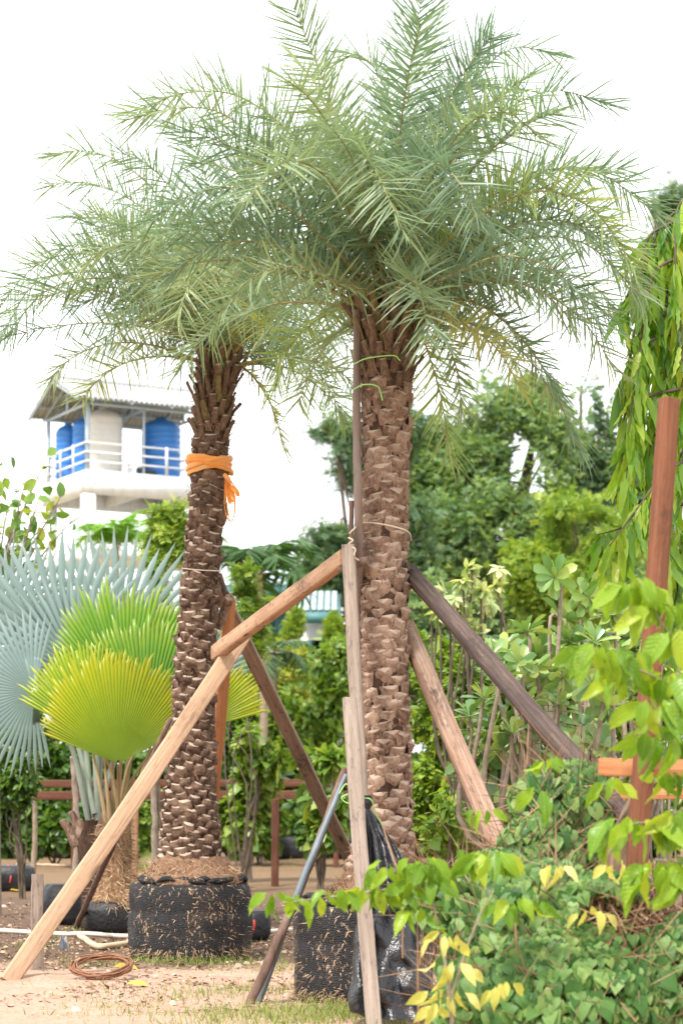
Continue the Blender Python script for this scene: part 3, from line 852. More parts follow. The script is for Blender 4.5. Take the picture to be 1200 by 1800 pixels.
def date_palm(label, prof, D, boots, bw, bmats, smats, dens, stubh, hub_px, guided, nrand, ballspec, seed, lean=0.0, rlen=1.8):
    """prof rows: (y, xl, xr) photo pixels of the trunk with its leaf bases"""
    global rng
    rng = np.random.default_rng(seed)
    prof = np.array(prof, float)
    zc = CH + (HZ - prof[:, 0]) / F * D
    xc = ((prof[:, 1] + prof[:, 2]) / 2 - 600) / F * D
    rc = (prof[:, 2] - prof[:, 1]) / 2 / F * D - bw * .30
    o = np.argsort(zc); zc, xc, rc = zc[o], xc[o], rc[o]
    X = lambda z: np.interp(z, zc, xc); R = lambda z: np.interp(z, zc, rc)
    z0, z1 = zc[0], zc[-1]
    palm = empty('date_palm', (xc[0], D, 0), label, 'date palm', 'tall date palms with balled roots')
    # core
    zz = np.linspace(z0 - .35, z1 + .15, 60)
    c = np.stack([X(zz), np.full(60, D), zz], 1)
    mb = MB(); rad = R(zz); rad[-4:] *= [.9, .7, .45, .1]
    tube(mb, c, rad, 20)
    trunk = mb.build('trunk', M_core, palm, smooth=True)
    # leaf bases along the spiral
    items = []
    z = z0; i = 0
    while z < z1 - stubh:
        r = R(z)
        z += 1.0 / (dens * 2 * PI * r) * (1.0 if z > z0 + .3 else .9)
        i += 1
        items.append((z, (i * 2.399963) % (2 * PI)))
    me = {}
    rows = []
    for (z, a) in items:
        out = np.array((math.cos(a), math.sin(a), 0))
        rows.append((out[1], z, a, out))
    keep = sorted(range(len(rows)), key=lambda k: rows[k][0])[:298]
    keep = set(keep)
    boots = [jitter(t, .045, 100 + seed * 7 + q) for q in range(5) for t in boots]
    meshes = [t.mesh('leaf_base', bmats) for t in boots]
    mass = MB()
    for k, (_, z, a, out) in enumerate(rows):
        if rng.random() < .045: continue          # a leaf base that has rotted away
        dz = 0.1
        axis = nrm(np.array((X(z + dz) - X(z - dz), 0, 2 * dz)))
        up = nrm(axis - out * (axis @ out) * .5 + out * rng.normal(.03, .05))
        tw = rng.normal(0, .09)
        x = nrm(np.cross(up, out)); up = nrm(up + x * tw)
        Rm = frames(up[None], out[None])[0]
        L = np.array((X(z), D, z)) + out * (R(z) - .012 + rng.normal(0, .005)) + np.array((0, 0, rng.normal(0, .006)))
        s = bw * rng.uniform(.9, 1.14) * (1.0 if z < z1 - stubh - .3 else .95)
        ti = int(rng.integers(len(boots)))
        sv = np.array((rng.uniform(.94, 1.16), rng.uniform(.85, 1.15), rng.uniform(.6, 1.12)))
        if k in keep:
            put('leaf_base', meshes[ti], Rm * sv[None, :], L, trunk, s)
        else:
            bake(mass, boots[ti], Rm[None], L[None], (sv * s)[None])
    tag(mass.build('leaf_base_mass', bmats, trunk), kind='stuff')
    fb = MB(); nf = 1500
    zf = rng.uniform(z0, z1 - stubh, nf); af = rng.uniform(0, 2 * PI, nf)
    out = np.stack([np.cos(af), np.sin(af), np.zeros(nf)], 1)
    L = np.stack([X(zf), np.full(nf, D), zf], 1) + out * (R(zf) + rng.uniform(0, bw * .3, nf))[:, None]
    dd = randdir(nf) + out * .25 + np.array((0, 0, .5)) * rng.choice([-1, 1], nf)[:, None]
    bake(fb, NEEDLE, frames(dd, out), L, np.stack([rng.uniform(.003, .009, nf), rng.uniform(.02, .08, nf), np.full(nf, .05)], 1))
    tag(fb.build('bark_fibre', smats[0], trunk), kind='stuff')
    # long petiole stubs under the crown
    sm = [t.mesh('petiole_stub', [smats[0], bmats[1]]) for t in STUB]
    sg = [t.mesh('petiole_stub', [smats[1], smats[1]]) for t in STUB]
    zs = z1 - stubh; i0 = i; n = int(stubh * dens * .95 * 2 * PI * R(z1 - stubh / 2))
    for k in range(n):
        i0 += 1
        a = (i0 * 2.399963) % (2 * PI)
        t = k / n
        z = zs + stubh * t
        out = np.array((math.cos(a), math.sin(a), 0))
        up = nrm(np.array((0, 0, 1.0)) + out * (.10 + .22 * t) + rng.normal(0, .08, 3))
        Rm = frames(up[None], out[None])[0]
        L = np.array((X(z), D, z)) + out * (R(z) - .012)
        ss = bw * (.66 + .14 * t) * rng.uniform(.8, 1.2)
        sv = np.array((1, 1 + t * .9 * rng.uniform(.5, 1.3), 1))
        put('petiole_stub', (sg if rng.random() < smats[2] * t else sm)[int(rng.integers(3))], Rm * sv[None, :], L, trunk, ss)
    # loose fibre
    fb = MB(); nf = 420
    zf = rng.uniform(z1 - stubh * 1.1, z1 + .05, nf); af = rng.uniform(0, 2 * PI, nf)
    out = np.stack([np.cos(af), np.sin(af), np.zeros(nf)], 1)
    L = np.stack([X(zf), np.full(nf, D), zf], 1) + out * (R(zf) + rng.uniform(0, bw * .25, nf))[:, None]
    dd = randdir(nf) + out * .5 + np.array((0, 0, .4))
    bake(fb, NEEDLE, frames(dd, out), L, np.stack([np.full(nf, .006), rng.uniform(.05, .16, nf), np.full(nf, .1)], 1))
    tag(fb.build('fibre', smats[0], trunk), kind='stuff')
    # crown
    hub = P(hub_px[0], hub_px[1], D)
    def pt(px, py, dd):
        return P(px, py, D + dd)
    for g in guided:
        pts = [hub + np.array(((g['p'][0][0] - hub_px[0]) / F * D * .12, g['p'][0][2] * .15, 0))] + [pt(*q) for q in g['p']]
        leaflet_frond(palm, pts, M_fry if g.get('y') else M_fr, M_rachis, n=g.get('n', 96), ll=g.get('ll', .27), vee=g.get('v', .25),
                      spread=g.get('s', 1.0), ragged=g.get('r', 0), start=g.get('st', .12), plume=g.get('pl', .4), lw=.0165)
    for k in range(nrand):
        t = (k + .5) / nrand
        a = k * 2.399963 + rng.normal(0, .2)
        e = math.radians(80 - 66 * t ** .9 + rng.normal(0, 6))
        Lf = rlen * rng.uniform(.88, 1.08)
        bend = math.radians(rng.uniform(48, 82)) * (0.55 + .6 * math.cos(e))
        p = hub + np.array((math.cos(a), math.sin(a), 0)) * .12 + np.array((0, 0, .1 - .25 * t))
        pts = [p.copy()]
        for j in range(9):
            q = (j + .5) / 9
            ee = e - bend * q ** 1.6
            aa = a + .12 * q * math.sin(k * 7.0)
            p = p + Lf / 9 * np.array((math.cos(aa) * math.cos(ee), math.sin(aa) * math.cos(ee), math.sin(ee)))
            pts.append(p.copy())
        yel = rng.random() < (.02 + .10 * t)
        leaflet_frond(palm, pts, M_fry if yel else M_fr, M_rachis, n=88, ll=.25, vee=.2, start=.14, lw=.0165)
    return palm, hub

gR = [
 dict(p=[(698, 380, 0), (716, 180, -.1), (741, -12, -.15)], v=.0, pl=.16, ll=.27, s=1.0),
 dict(p=[(640, 380, .2), (585, 190, .3), (512, 2, .2)], v=.1, pl=.3, ll=.26),
 dict(p=[(650, 400, -.3), (610, 280, -.5), (560, 160, -.5), (535, 120, -.4)], v=.1),
 dict(p=[(760, 300, .5), (830, 150, .9), (900, 85, 1.0), (985, 98, 1.1)], v=.35),
 dict(p=[(770, 330, .3), (860, 215, .6), (970, 160, .8), (1085, 190, .9)], v=.3),
 dict(p=[(750, 330, -.6), (820, 220, -.9), (890, 198, -1.1), (955, 250, -1.3)], v=.3),
 dict(p=[(780, 400, .2), (900, 315, .3), (1040, 300, .3), (1165, 385, .3)], v=.35, ll=.30),
 dict(p=[(790, 420, -.6), (920, 340, -.9), (1030, 360, -1.1), (1110, 460, -1.2)], v=.3, y=1),
 dict(p=[(800, 470, -.3), (920, 420, -.5), (1030, 430, -.6), (1125, 520, -.7)], v=.3),
 dict(p=[(780, 490, -.8), (880, 450, -1.1), (980, 480, -1.3), (1060, 580, -1.3)], v=.2),
 dict(p=[(790, 505, .6), (920, 470, .9), (1040, 500, 1.0), (1100, 590, 1.0)], v=.2),
 dict(p=[(770, 520, -.2), (860, 545, -.3), (950, 640, -.3), (1022, 800, -.3)], v=.15, pl=.3, ll=.24),
 dict(p=[(740, 520, -.2), (800, 560, -.4), (870, 610, -.5), (915, 685, -.5)], v=.1, y=1, ll=.2),
 dict(p=[(730, 530, 0), (765, 570, -.1), (800, 640, -.1), (812, 730, -.1)], v=.1, ll=.2),
 dict(p=[(720, 560, .8), (745, 600, 1.2), (775, 700, 1.4), (790, 810, 1.4)], v=.1, y=1, ll=.28, n=50),
 dict(p=[(600, 460, -.2), (500, 300, -.3), (400, 205, -.3), (315, 190, -.3), (205, 215, -.3)], v=.35, ll=.3),
 dict(p=[(590, 420, .3), (520, 250, .4), (420, 170, .4), (320, 165, .4), (225, 205, .4)], v=.35, ll=.27),
 dict(p=[(600, 450, -.5), (510, 370, -.8), (420, 330, -1.0), (330, 345, -1.1), (260, 395, -1.1)], v=.3, ll=.28),
 dict(p=[(590, 480, -.4), (480, 430, -.7), (380, 430, -.9), (290, 490, -1.0)], v=.3),
 dict(p=[(600, 500, -.6), (520, 470, -.9), (440, 490, -1.0), (370, 570, -1.0)], v=.2, ll=.25),
 dict(p=[(660, 350, -.5), (640, 270, -1.0), (660, 300, -1.4), (715, 420, -1.7)], v=.2, ll=.25),
 dict(p=[(700, 360, -.5), (730, 290, -1.0), (790, 300, -1.5), (850, 400, -1.8)], v=.2),
 dict(p=[(630, 400, -.5), (560, 300, -1.0), (490, 290, -1.5), (430, 360, -1.8)], v=.2),
 dict(p=[(620, 530, .5), (560, 560, .9), (500, 620, 1.0), (480, 690, 1.0)], v=.1, y=1, ll=.22),
 dict(p=[(800, 480, .2), (920, 500, .3), (1020, 560, .3), (1085, 660, .3)], v=.2),
 dict(p=[(790, 460, .9), (900, 400, 1.3), (1010, 400, 1.5), (1090, 480, 1.5)], v=.3),
 dict(p=[(780, 440, 0), (890, 370, 0), (990, 370, 0), (1090, 440, -.1), (1130, 540, -.1)], v=.3),
 dict(p=[(700, 330, .4), (690, 200, .8), (650, 110, .9), (600, 90, .9)], v=.1),
 dict(p=[(730, 300, .6), (790, 190, .9), (830, 110, 1.0), (850, 60, 1.0)], v=.2),
]
gL = [
 dict(p=[(340, 540, 0), (250, 490, 0), (150, 478, 0), (60, 500, 0), (-5, 610, 0)], v=.35, ll=.33),
 dict(p=[(340, 530, .4), (240, 468, .5), (130, 446, .5), (50, 478, .5), (-22, 575, .5)], v=.4, ll=.33),
 dict(p=[(345, 560, -.3), (260, 500, -.4), (150, 490, -.4), (70, 520, -.4), (10, 600, -.4)], v=.3, ll=.3),
 dict(p=[(350, 610, -.3), (290, 583, -.4), (200, 568, -.5), (110, 572, -.5), (20, 590, -.5)], v=.2, ll=.2, r=.35, n=50),
 dict(p=[(350, 500, .3), (290, 400, .4), (210, 340, .5), (140, 320, .5), (75, 330, .5)], v=.3, ll=.3),
 dict(p=[(350, 480, 0), (290, 360, .1), (220, 290, .1), (150, 265, .1), (85, 275, .1)], v=.35, ll=.3),
 dict(p=[(360, 470, -.5), (320, 360, -.8), (260, 290, -.9), (200, 265, -.9)], v=.3),
 dict(p=[(345, 540, -.6), (280, 460, -.9), (210, 430, -1.1), (140, 470, -1.2)], v=.3),
 dict(p=[(350, 560, -.6), (300, 520, -1.0), (240, 530, -1.2), (180, 600, -1.3)], v=.2),
 dict(p=[(420, 640, 0), (450, 668, 0), (480, 720, 0), (503, 800, 0)], v=.1, ll=.2, y=1, pl=.3),
 dict(p=[(430, 620, .2), (500, 620, .3), (560, 655, .3), (605, 735, .3)], v=.2, ll=.26, y=1),
 dict(p=[(430, 600, .6), (520, 580, .8), (600, 600, .9), (650, 660, .9)], v=.2),
 dict(p=[(430, 570, -.3), (510, 500, -.5), (590, 480, -.6), (660, 520, -.6)], v=.25),
 dict(p=[(420, 520, 0), (480, 400, 0), (550, 330, 0), (630, 320, 0)], v=.25),
 dict(p=[(400, 480, .3), (420, 360, .5), (460, 270, .6), (520, 230, .6)], v=.2),
 dict(p=[(380, 470, 0), (370, 350, .1), (345, 270, .1), (300, 215, .1)], v=.15),
 dict(p=[(340, 560, .2), (260, 480, .3), (170, 430, .3), (90, 440, .3)], v=.3, ll=.3),
 dict(p=[(350, 530, .5), (280, 440, .8), (190, 390, .9), (110, 380, 1.0)], v=.3, ll=.3),
 dict(p=[(340, 590, .3), (270, 545, .4), (190, 520, .4), (120, 545, .4)], v=.3, ll=.28),
 dict(p=[(410, 580, -.7), (440, 520, -1.2), (480, 540, -1.6), (500, 620, -1.7)], v=.2),
 dict(p=[(390, 540, -.8), (375, 470, -1.3), (340, 480, -1.7), (310, 570, -1.9)], v=.2),
]
profR = [(1590, 598, 734), (1530, 600, 733), (1470, 618, 731), (1400, 634, 728), (1300, 633, 727), (1200, 631, 724), (1100, 628, 722), (1000, 628, 723),
         (900, 630, 722), (800, 632, 724), (720, 631, 727), (640, 626, 733), (580, 622, 742), (548, 624, 738)]
profL = [(1562, 262, 408), (1540, 266, 402), (1500, 278, 393), (1400, 287, 381), (1300, 299, 380), (1200, 303, 380), (1100, 310, 382), (1000, 319, 389),
         (900, 329, 397), (830, 334, 402), (780, 336, 406), (700, 343, 414), (640, 350, 424), (615, 356, 420)]
DR, DL = 13.75, 17.3
palmR, hubR = date_palm('taller date palm on the right, reddish trunk of diamond leaf bases, propped by timbers', profR, DR, BOOT_R, .106, [M_bootR, M_cut], (M_stub, M_stubg, .6), 126, .50, (682, 525), gR, 30, None, 11, rlen=1.7)
palmL, hubL = date_palm('shorter date palm on the left with grey-brown trunk and an orange ribbon tied round it', profL, DL, BOOT_L, .104, [M_bootL, M_cutL], (M_stub, M_stubg, .25), 138, .78, (388, 615), gL, 27, None, 12, rlen=1.55)
rng = np.random.default_rng(21)

# root balls wrapped in black net: parts of the palms
def net_material():
    m, nt, out = mat_base('black_shade_net')
    vec = coords(nt, (1, 1, 1))
    mp = nt.nodes.new('ShaderNodeMapping'); mp.inputs['Scale'].default_value = (55, 55, 26); nt.links.new(vec, mp.inputs[0])
    sp = noise_n(nt, mp.outputs[0], 1.0, 3, 0.7)
    pat = noise_n(nt, vec, 5.0, 4, 0.6)
    thr = math_n(nt, 'SUBTRACT', 0.67, math_n(nt, 'MULTIPLY', math_n(nt, 'SUBTRACT', pat, 0.42), 0.55))
    s = math_n(nt, 'MULTIPLY', math_n(nt, 'SUBTRACT', sp, thr), 14.0, True)
    ln = nt.nodes.new('ShaderNodeTexWave'); ln.wave_type = 'BANDS'; ln.bands_direction = 'Z'
    ln.inputs['Scale'].default_value = 24; ln.inputs['Distortion'].default_value = 14; ln.inputs['Detail'].default_value = 4; ln.inputs['Detail Scale'].default_value = 0.8; ln.inputs['Detail Roughness'].default_value = 0.7
    nt.links.new(vec, ln.inputs['Vector'])
    c = ramp(nt, ln.outputs['Fac'], [(0.006, 0.006, 0.007), (0.016, 0.016, 0.018), (0.034, 0.033, 0.034)])
    dirt = noise_n(nt, vec, 2.4, 5, 0.7)
    c = mixc(nt, math_n(nt, 'MULTIPLY', math_n(nt, 'SUBTRACT', dirt, 0.52), 2.2, True), c, (0.10, 0.055, 0.035))
    c = mixc(nt, s, c, (0.46, 0.34, 0.23))
    p = nt.nodes.new('ShaderNodeBsdfPrincipled')
    nt.links.new(c, p.inputs['Base Color']); p.inputs['Roughness'].default_value = 0.6; p.inputs['Specular IOR Level'].default_value = 0.3
    b = nt.nodes.new('ShaderNodeBump'); b.inputs['Strength'].default_value = 0.55; b.inputs['Distance'].default_value = 0.01
    nt.links.new(math_n(nt, 'ADD', ln.outputs['Fac'], sp), b.inputs['Height']); nt.links.new(b.outputs[0], p.inputs['Normal'])
    nt.links.new(p.outputs[0], out.inputs[0])
    return m
M_net = net_material()
M_soil = solid('root_soil', [(0.10, 0.045, 0.025), (0.26, 0.15, 0.09), (0.40, 0.27, 0.17)], 34, 0.95, bump=1.0)
M_straw = solid('straw_roots', [(0.16, 0.075, 0.04), (0.40, 0.26, 0.15), (0.55, 0.40, 0.26)], 10, 0.9, objrand=0.9)
def root_ball(palm, cx, d, pxl, pxr, ytop, ybot, ring_x, ring_r):
    """centre distance d; pxl..pxr silhouette; ytop rim and ybot front base in photo pixels"""
    xl = (pxl - 600) / F * d; xr = (pxr - 600) / F * d
    r = (xr - xl) / 2; c = np.array(((xl + xr) / 2, d, 0))
    h = CH + (HZ - ytop) / F * (d - r)
    h = max(h, .45)
    prof = [(r * .2, -.03), (r * .93, -.03), (r * .97, h * .06), (r * .985, h * .18), (r * .99, h * .30), (r * .982, h * .34), (r * 1.0, h * .45),
            (r * .99, h * .585), (r * .978, h * .60), (r * .992, h * .66), (r * .995, h * .78), (r * .97, h * .9), (r * .92, h * .97), (r * .82, h * 1.0), (r * .70, h * .99)]
    n = 72
    V = []
    for (rr, z) in prof:
        for k in range(n):
            a = 2 * PI * k / n
            w_ = 1 + .06 * nz((math.cos(a) * 1.7, math.sin(a) * 1.7, z * 2 + d), 1.3) + .012 * nz((math.cos(a) * 6, math.sin(a) * 6, z * 14), 1.0)
            zz = z + (.025 * nz((math.cos(a) * 2, math.sin(a) * 2, d), 1.5) + .012 * nz((math.cos(a) * 9, math.sin(a) * 9, z), 1.3)) * (z / h)
            V.append((c[0] + rr * w_ * math.cos(a), c[1] + rr * w_ * math.sin(a), zz))
    f = [(i * n + k, i * n + (k + 1) % n, (i + 1) * n + (k + 1) % n, (i + 1) * n + k) for i in range(len(prof) - 1) for k in range(n)]
    mb = MB(); mb.add(V, f)
    # crumpled collar of net on the rim
    for k in range(60):
        a = rng.uniform(0, 2 * PI); rr = r * rng.uniform(.72, .93)
        q = c + np.array((rr * math.cos(a), rr * math.sin(a), h * 1.0 + .01))
        t_ = np.array((-math.sin(a), math.cos(a), rng.normal(0, .1)))
        tube(mb, bez([q - t_ * .09, q + (0, 0, rng.uniform(.0, .03)), q + t_ * .09], 6), [.004, .018, .026, .026, .018, .004], 6)
    ball = mb.build('root_ball', M_net, palm, smooth=True)
    # soil mound at the trunk foot
    mb = MB(); n2 = 40; V = []
    pr = [(ring_r * 1.0, h + .20), (ring_r * 1.12, h + .13), (ring_r * 1.25, h + .07), (min(ring_r * 1.5, r * .85), h + .02), (r * .86, h - .03)]
    for (rr, z) in pr:
        for k in range(n2):
            a = 2 * PI * k / n2
            w_ = 1 + .13 * nz((math.cos(a) * 3, math.sin(a) * 3, z * 9 + 4), 1.5)
            V.append((ring_x + rr * w_ * math.cos(a), d + rr * w_ * math.sin(a), z + .05 * nz((math.cos(a) * 4, math.sin(a) * 4, z * 5), 1.5)))
    mb.add(V, [(i * n2 + (k + 1) % n2, i * n2 + k, (i + 1) * n2 + k, (i + 1) * n2 + (k + 1) % n2) for i in range(len(pr) - 1) for k in range(n2)])
    mb.build('soil_mound', M_soil, ball)
    mb = MB(); m = 1300
    a = rng.uniform(0, 2 * PI, m); z = np.where(rng.random(m) < .5, rng.uniform(0, .1, m), rng.uniform(0, h, m))
    out = np.stack([np.cos(a), np.sin(a), np.zeros(m)], 1)
    L = c + out * (r * .985) + np.stack([np.zeros(m), np.zeros(m), z], 1)
    dd = out * .5 + rng.normal(0, .5, (m, 3)) + np.array((0, 0, -.5))
    bake(mb, NEEDLE, frames(dd, out), L, np.stack([np.full(m, .005), rng.uniform(.02, .07, m), np.full(m, .05)], 1))
    m = 900; a = rng.uniform(0, 2 * PI, m); rr = ring_r * rng.uniform(.95, 1.5, m)
    L = np.stack([ring_x + rr * np.cos(a), d + rr * np.sin(a), h + .18 - (rr / ring_r - .95) * .28], 1)
    bake(mb, NEEDLE, frames(randdir(m), randdir(m)), L, np.stack([np.full(m, .006), rng.uniform(.03, .09, m), np.full(m, .05)], 1))
    tag(mb.build('root_fibre', M_straw, ball), kind='stuff')
    return c, r, h
root_ball(palmL, 0, DL, 226, 442, 1553, 1688, (336 - 600) / F * DL, .30)
root_ball(palmR, 0, DR + .02, 515, 762, 1592, 1772, (668 - 600) / F * DR, .25)

# ------------------------------------------------------------------ timbers and props
M_pale = woodmat('pale_new_timber', (0.47, 0.305, 0.195), (0.38, 0.235, 0.145), (0.54, 0.38, 0.26), kamt=0.55, knots=(0.12, 0.06, 0.035))
M_warm = woodmat('warm_timber', (0.44, 0.26, 0.155), (0.33, 0.185, 0.11), (0.52, 0.34, 0.22), kamt=0.85)
M_brown = woodmat('stained_brown_timber', (0.31, 0.205, 0.145), (0.20, 0.13, 0.095), (0.41, 0.295, 0.215), kamt=0.95)
M_grey = woodmat('weathered_grey_timber', (0.27, 0.21, 0.17), (0.17, 0.13, 0.10), (0.37, 0.30, 0.25), kamt=0.85)
M_dark = woodmat('charred_dark_timber', (0.075, 0.05, 0.042), (0.03, 0.022, 0.02), (0.16, 0.11, 0.09), kamt=0.7)
M_reddk = woodmat('brown_split_timber', (0.29, 0.175, 0.12), (0.17, 0.095, 0.065), (0.44, 0.34, 0.275), kamt=0.9)
M_bark = solid('branch_bark', [(0.07, 0.04, 0.03), (0.17, 0.105, 0.08), (0.27, 0.19, 0.15)], 14, 0.9, bump=0.9, stretch=(1, 1, .3))
M_greybark = solid('grey_twig_bark', [(0.16, 0.12, 0.09), (0.28, 0.22, 0.17), (0.38, 0.32, 0.26)], 14, 0.9, bump=0.5)

TG2 = 'timber props leaning on the date palms'
def prop(p, q, w_, h_, mat, label, **k):
    return beam('timber_prop', p, q, w_, h_, mat, label=label, cat='timber', group=TG2, **k)
prop(G(14, 1722) + (0, 0, -.02), P(432, 1108, 16.85), .135, .05, M_pale, 'long pale new board slanting from the sand at far left across the left palm', roll=.28, bow=-.02, rough=.003)
prop(P(378, 1148, 16.9), P(606, 980, 13.5), .115, .07, M_warm, 'warm orange-brown beam bridging the gap between the two palm trunks', roll=-.35, both=(1.08, .95), rough=.003)
prop(P(378, 1022, 17.62), P(668, 1619, 22.0), .125, .06, M_brown, 'dirty brown board crossing behind the bridging beam, slanting down right', roll=.3, rough=.003)
prop(G(352, 1655) + (0, 0, -.02), P(404, 1052, 17.66), .10, .08, M_orangewood, 'upright orange-brown prop just behind the left palm trunk', roll=.3)
prop(P(657, 1845, 12.05) * (1, 1, 0) + np.array((0, 0, -.02)), P(613, 1228, 12.9), .092, .04, M_grey, 'lower grey weathered board in front, running down past the black sheet', roll=.12, rough=.004)
prop(P(646, 1600, 12.95), P(612, 958, 13.42), .085, .05, M_grey, 'upper grey weathered board leaning on the left side of the right palm', roll=-.2, rough=.004)
prop(P(1104, 1446, 10.1), P(716, 1000, 13.95), .10, .07, M_dark, 'charred dark beam slanting down right from the right palm to the orange post', roll=.3, rough=.006)
prop(P(1010, 1790, 11.95) * (1, 1, 0), P(712, 1098, 13.97), .135, .09, M_reddk, 'brown split beam below the charred one, right of the right palm', roll=.35, rough=.007, both=(1.0, .85))
prop(P(1060, 1560, 9.95), P(1124, 1398, 9.85), .10, .05, M_brown, 'short brown brace beside the foot of the orange post', roll=.2)

def stick(name, ctrl, r0, r1, mat, label, cat, n=26, wob=.01, knob=True, group=None):
    c = bez(ctrl, n)
    for i in range(n):
        c[i] += np.array((nz((i * .45, label.__len__(), 0)), nz((0, i * .45, len(label))), 0)) * wob
    r = np.linspace(r0, r1, n) * np.array([1 + (.22 * max(0, nz((i * .9, 7, len(label)))) if knob else 0) for i in range(n)])
    mb = MB(); tube(mb, c, r, 9)
    o = mb.build(name, mat, smooth=True, origin=c[0])
    return tag(o, label, cat, group)
stick('branch_prop', [G(436, 1768) + (0, 0, -.02), P(540, 1530, 13.6), P(606, 1352, 13.95)], .032, .025, M_bark, 'rough bark-covered stick leaning beside the grey pipe', 'stick')
M_pipe = solid('grey_plastic_pipe', [(0.08, 0.10, 0.12), (0.13, 0.165, 0.19), (0.20, 0.24, 0.27)], 5, 0.5, spec=0.5)
stick('plastic_pipe', [G(452, 1762) + (0, 0, -.02), P(527, 1560, 13.5), P(608, 1362, 13.8)], .027, .018, M_pipe, 'blue-grey plastic pipe leaning beside the bark stick in front of the right root ball', 'pipe', wob=.004, knob=False)
stick('branch_prop', [G(134, 1632), P(196, 1490, 17.6), P(246, 1380, 17.2), P(300, 1262, 16.98)], .030, .022, M_bark, 'dark crooked stick leaning under the pale board to the left palm', 'stick', wob=.03)
stick('tied_pole', [G(640, 1700), P(631, 990, 13.62), P(627, 760, 13.68), P(628, 545, 13.62)], .030, .026, solid('old_pole_wood', [(0.10, 0.07, 0.055), (0.2, 0.145, 0.12), (0.27, 0.2, 0.17)], 10, .85, bump=.5, stretch=(1, 1, .15)), 'thin dark upright pole tied along the left edge of the right palm trunk', 'pole', wob=.006)
stick('branch_prop', [P(621, 1010, 13.5), P(617, 940, 13.5), P(618, 880, 13.5)], .016, .016, M_bark, 'short cut stick standing above the top of the upper grey board', 'stick', n=8, wob=.002)
stick('log', [P(596, 1000, 13.56), P(622, 992, 13.5), P(646, 986, 13.46)], .03, .03, M_bark, 'short dark log end wedged between the grey board and the right palm', 'log', n=8, wob=.003)
stick('log', [P(383, 1105, 17.45), P(396, 1070, 17.4), P(404, 1050, 17.3)], .04, .04, M_reddk, 'short reddish log tied on the right side of the left palm behind the beams', 'log', n=8, wob=.003)
stick('log', [P(386, 1010, 17.5), P(392, 1030, 17.45), P(398, 1045, 17.4)], .025, .025, M_bark, 'small bark stub on the right side of the left palm above the reddish log', 'log', n=6, wob=.003)
beam('stake', G(66, 1706) + (0, 0, -.05), P(66, 1536, gd(1706)), .09, .06, M_grey, label='short grey stake standing behind the foot of the pale board', cat='stake', roll=.3)

# the tall orange post at the right with its rails
post = empty('tall_post', ((1093 - 600) / F * 9.6, 9.6, 0), 'tall square orange-brown timber post at the right in front of the shrubs', 'post')
beam('shaft', P(1092, 1915, 9.6) * (1, 1, 0), P(1175, 701, 9.6), .074, .074, M_redwood, post, roll=.62, rough=.002, bev=.05)
beam('rail', P(1051, 1348, 9.70), P(1270, 1352, 9.70), .085, .045, M_orangewood, post, rough=.002, bev=.08)
beam('rail', P(1068, 1396, 11.5), P(1290, 1394, 11.5), .06, .045, M_orangewood, post, rough=.002, bev=.08)

# ------------------------------------------------------------------ ribbon, strings
M_ribbon = leafmat('orange_ribbon', [(0.75, 0.28, 0.04), (0.85, 0.36, 0.07), (0.80, 0.42, 0.16)], 0.35, 0.35, spec=.5)
rib = empty('orange_ribbon', P(368, 818, DL), 'translucent orange plastic ribbon wound and knotted round the left palm trunk', 'ribbon')
cR = P(368, 818, DL); rr0 = 36 / F * DL
for j, (dy, hh, tilt) in enumerate(((-.035, .042, .03), (.0, .045, -.02), (.035, .042, -.03), (.012, .035, .045), (-.012, .035, -.05))):
    mb = MB(); n = 40; V = []
    for k in range(n):
        a = 2 * PI * k / n
        r = rr0 + .012 + .004 * j + .006 * nz((math.cos(a) * 3, math.sin(a) * 3, j * 5), 1.5)
        z0_ = dy + tilt * math.cos(a) + .012 * nz((math.cos(a) * 2, math.sin(a) * 2, j * 3), 1.3)
        for s_, e in ((-1, .0), (0, .006), (1, .0)):
            V.append((cR[0] + (r + e) * math.cos(a), cR[1] + (r + e) * math.sin(a), cR[2] + z0_ + s_ * hh * .5 * (1 + .3 * nz((a, j, 2), 1.2))))
    f = [(k * 3 + q, ((k + 1) % n) * 3 + q, ((k + 1) % n) * 3 + q + 1, k * 3 + q + 1) for k in range(n) for q in (0, 1)]
    mb.add(V, f, 0, rng.random()); mb.build('band', M_ribbon, rib, smooth=True)
def strip(pts, w_, parent, name='ribbon_loop'):
    c = bez(pts, 22); tg = nrm(np.gradient(c, axis=0))
    V = []
    for i in range(22):
        a = .8 * math.sin(i * .35); x = np.array((math.cos(a), math.sin(a), 0))
        ww = w_ * (1 + .3 * math.sin(i * 1.1))
        V += [c[i] - x * ww / 2, c[i] + x * ww / 2]
    mb = MB(); mb.add(V, [(2 * i, 2 * i + 1, 2 * i + 3, 2 * i + 2) for i in range(21)], 0, rng.random())
    return mb.build(name, M_ribbon, parent, smooth=True)
DK = DL - .12
strip([P(398, 838, DK), P(412, 855, DK), P(420, 872, DK - .02), P(414, 866, DK - .04), P(404, 850, DK)], .03, rib)
strip([P(398, 840, DK), P(408, 862, DK), P(412, 882, DK - .03), P(406, 876, DK), P(400, 850, DK)], .028, rib)
strip([P(398, 842, DK), P(402, 870, DK), P(405, 886, DK), P(400, 872, DK), P(397, 848, DK)], .028, rib)
strip([P(397, 845, DK), P(395, 890, DK), P(403, 916, DK), P(412, 905, DK), P(410, 870, DK), P(400, 850, DK)], .013, rib)
strip([P(399, 845, DK), P(398, 880, DK - .02), P(406, 918, DK - .02), P(414, 890, DK), P(404, 856, DK)], .010, rib)
mb = MB(); tube(mb, [P(394, 834, DK), P(401, 842, DK - .02), P(404, 850, DK)], [.018, .024, .012], 8); mb.build('knot', M_ribbon, rib, smooth=True)

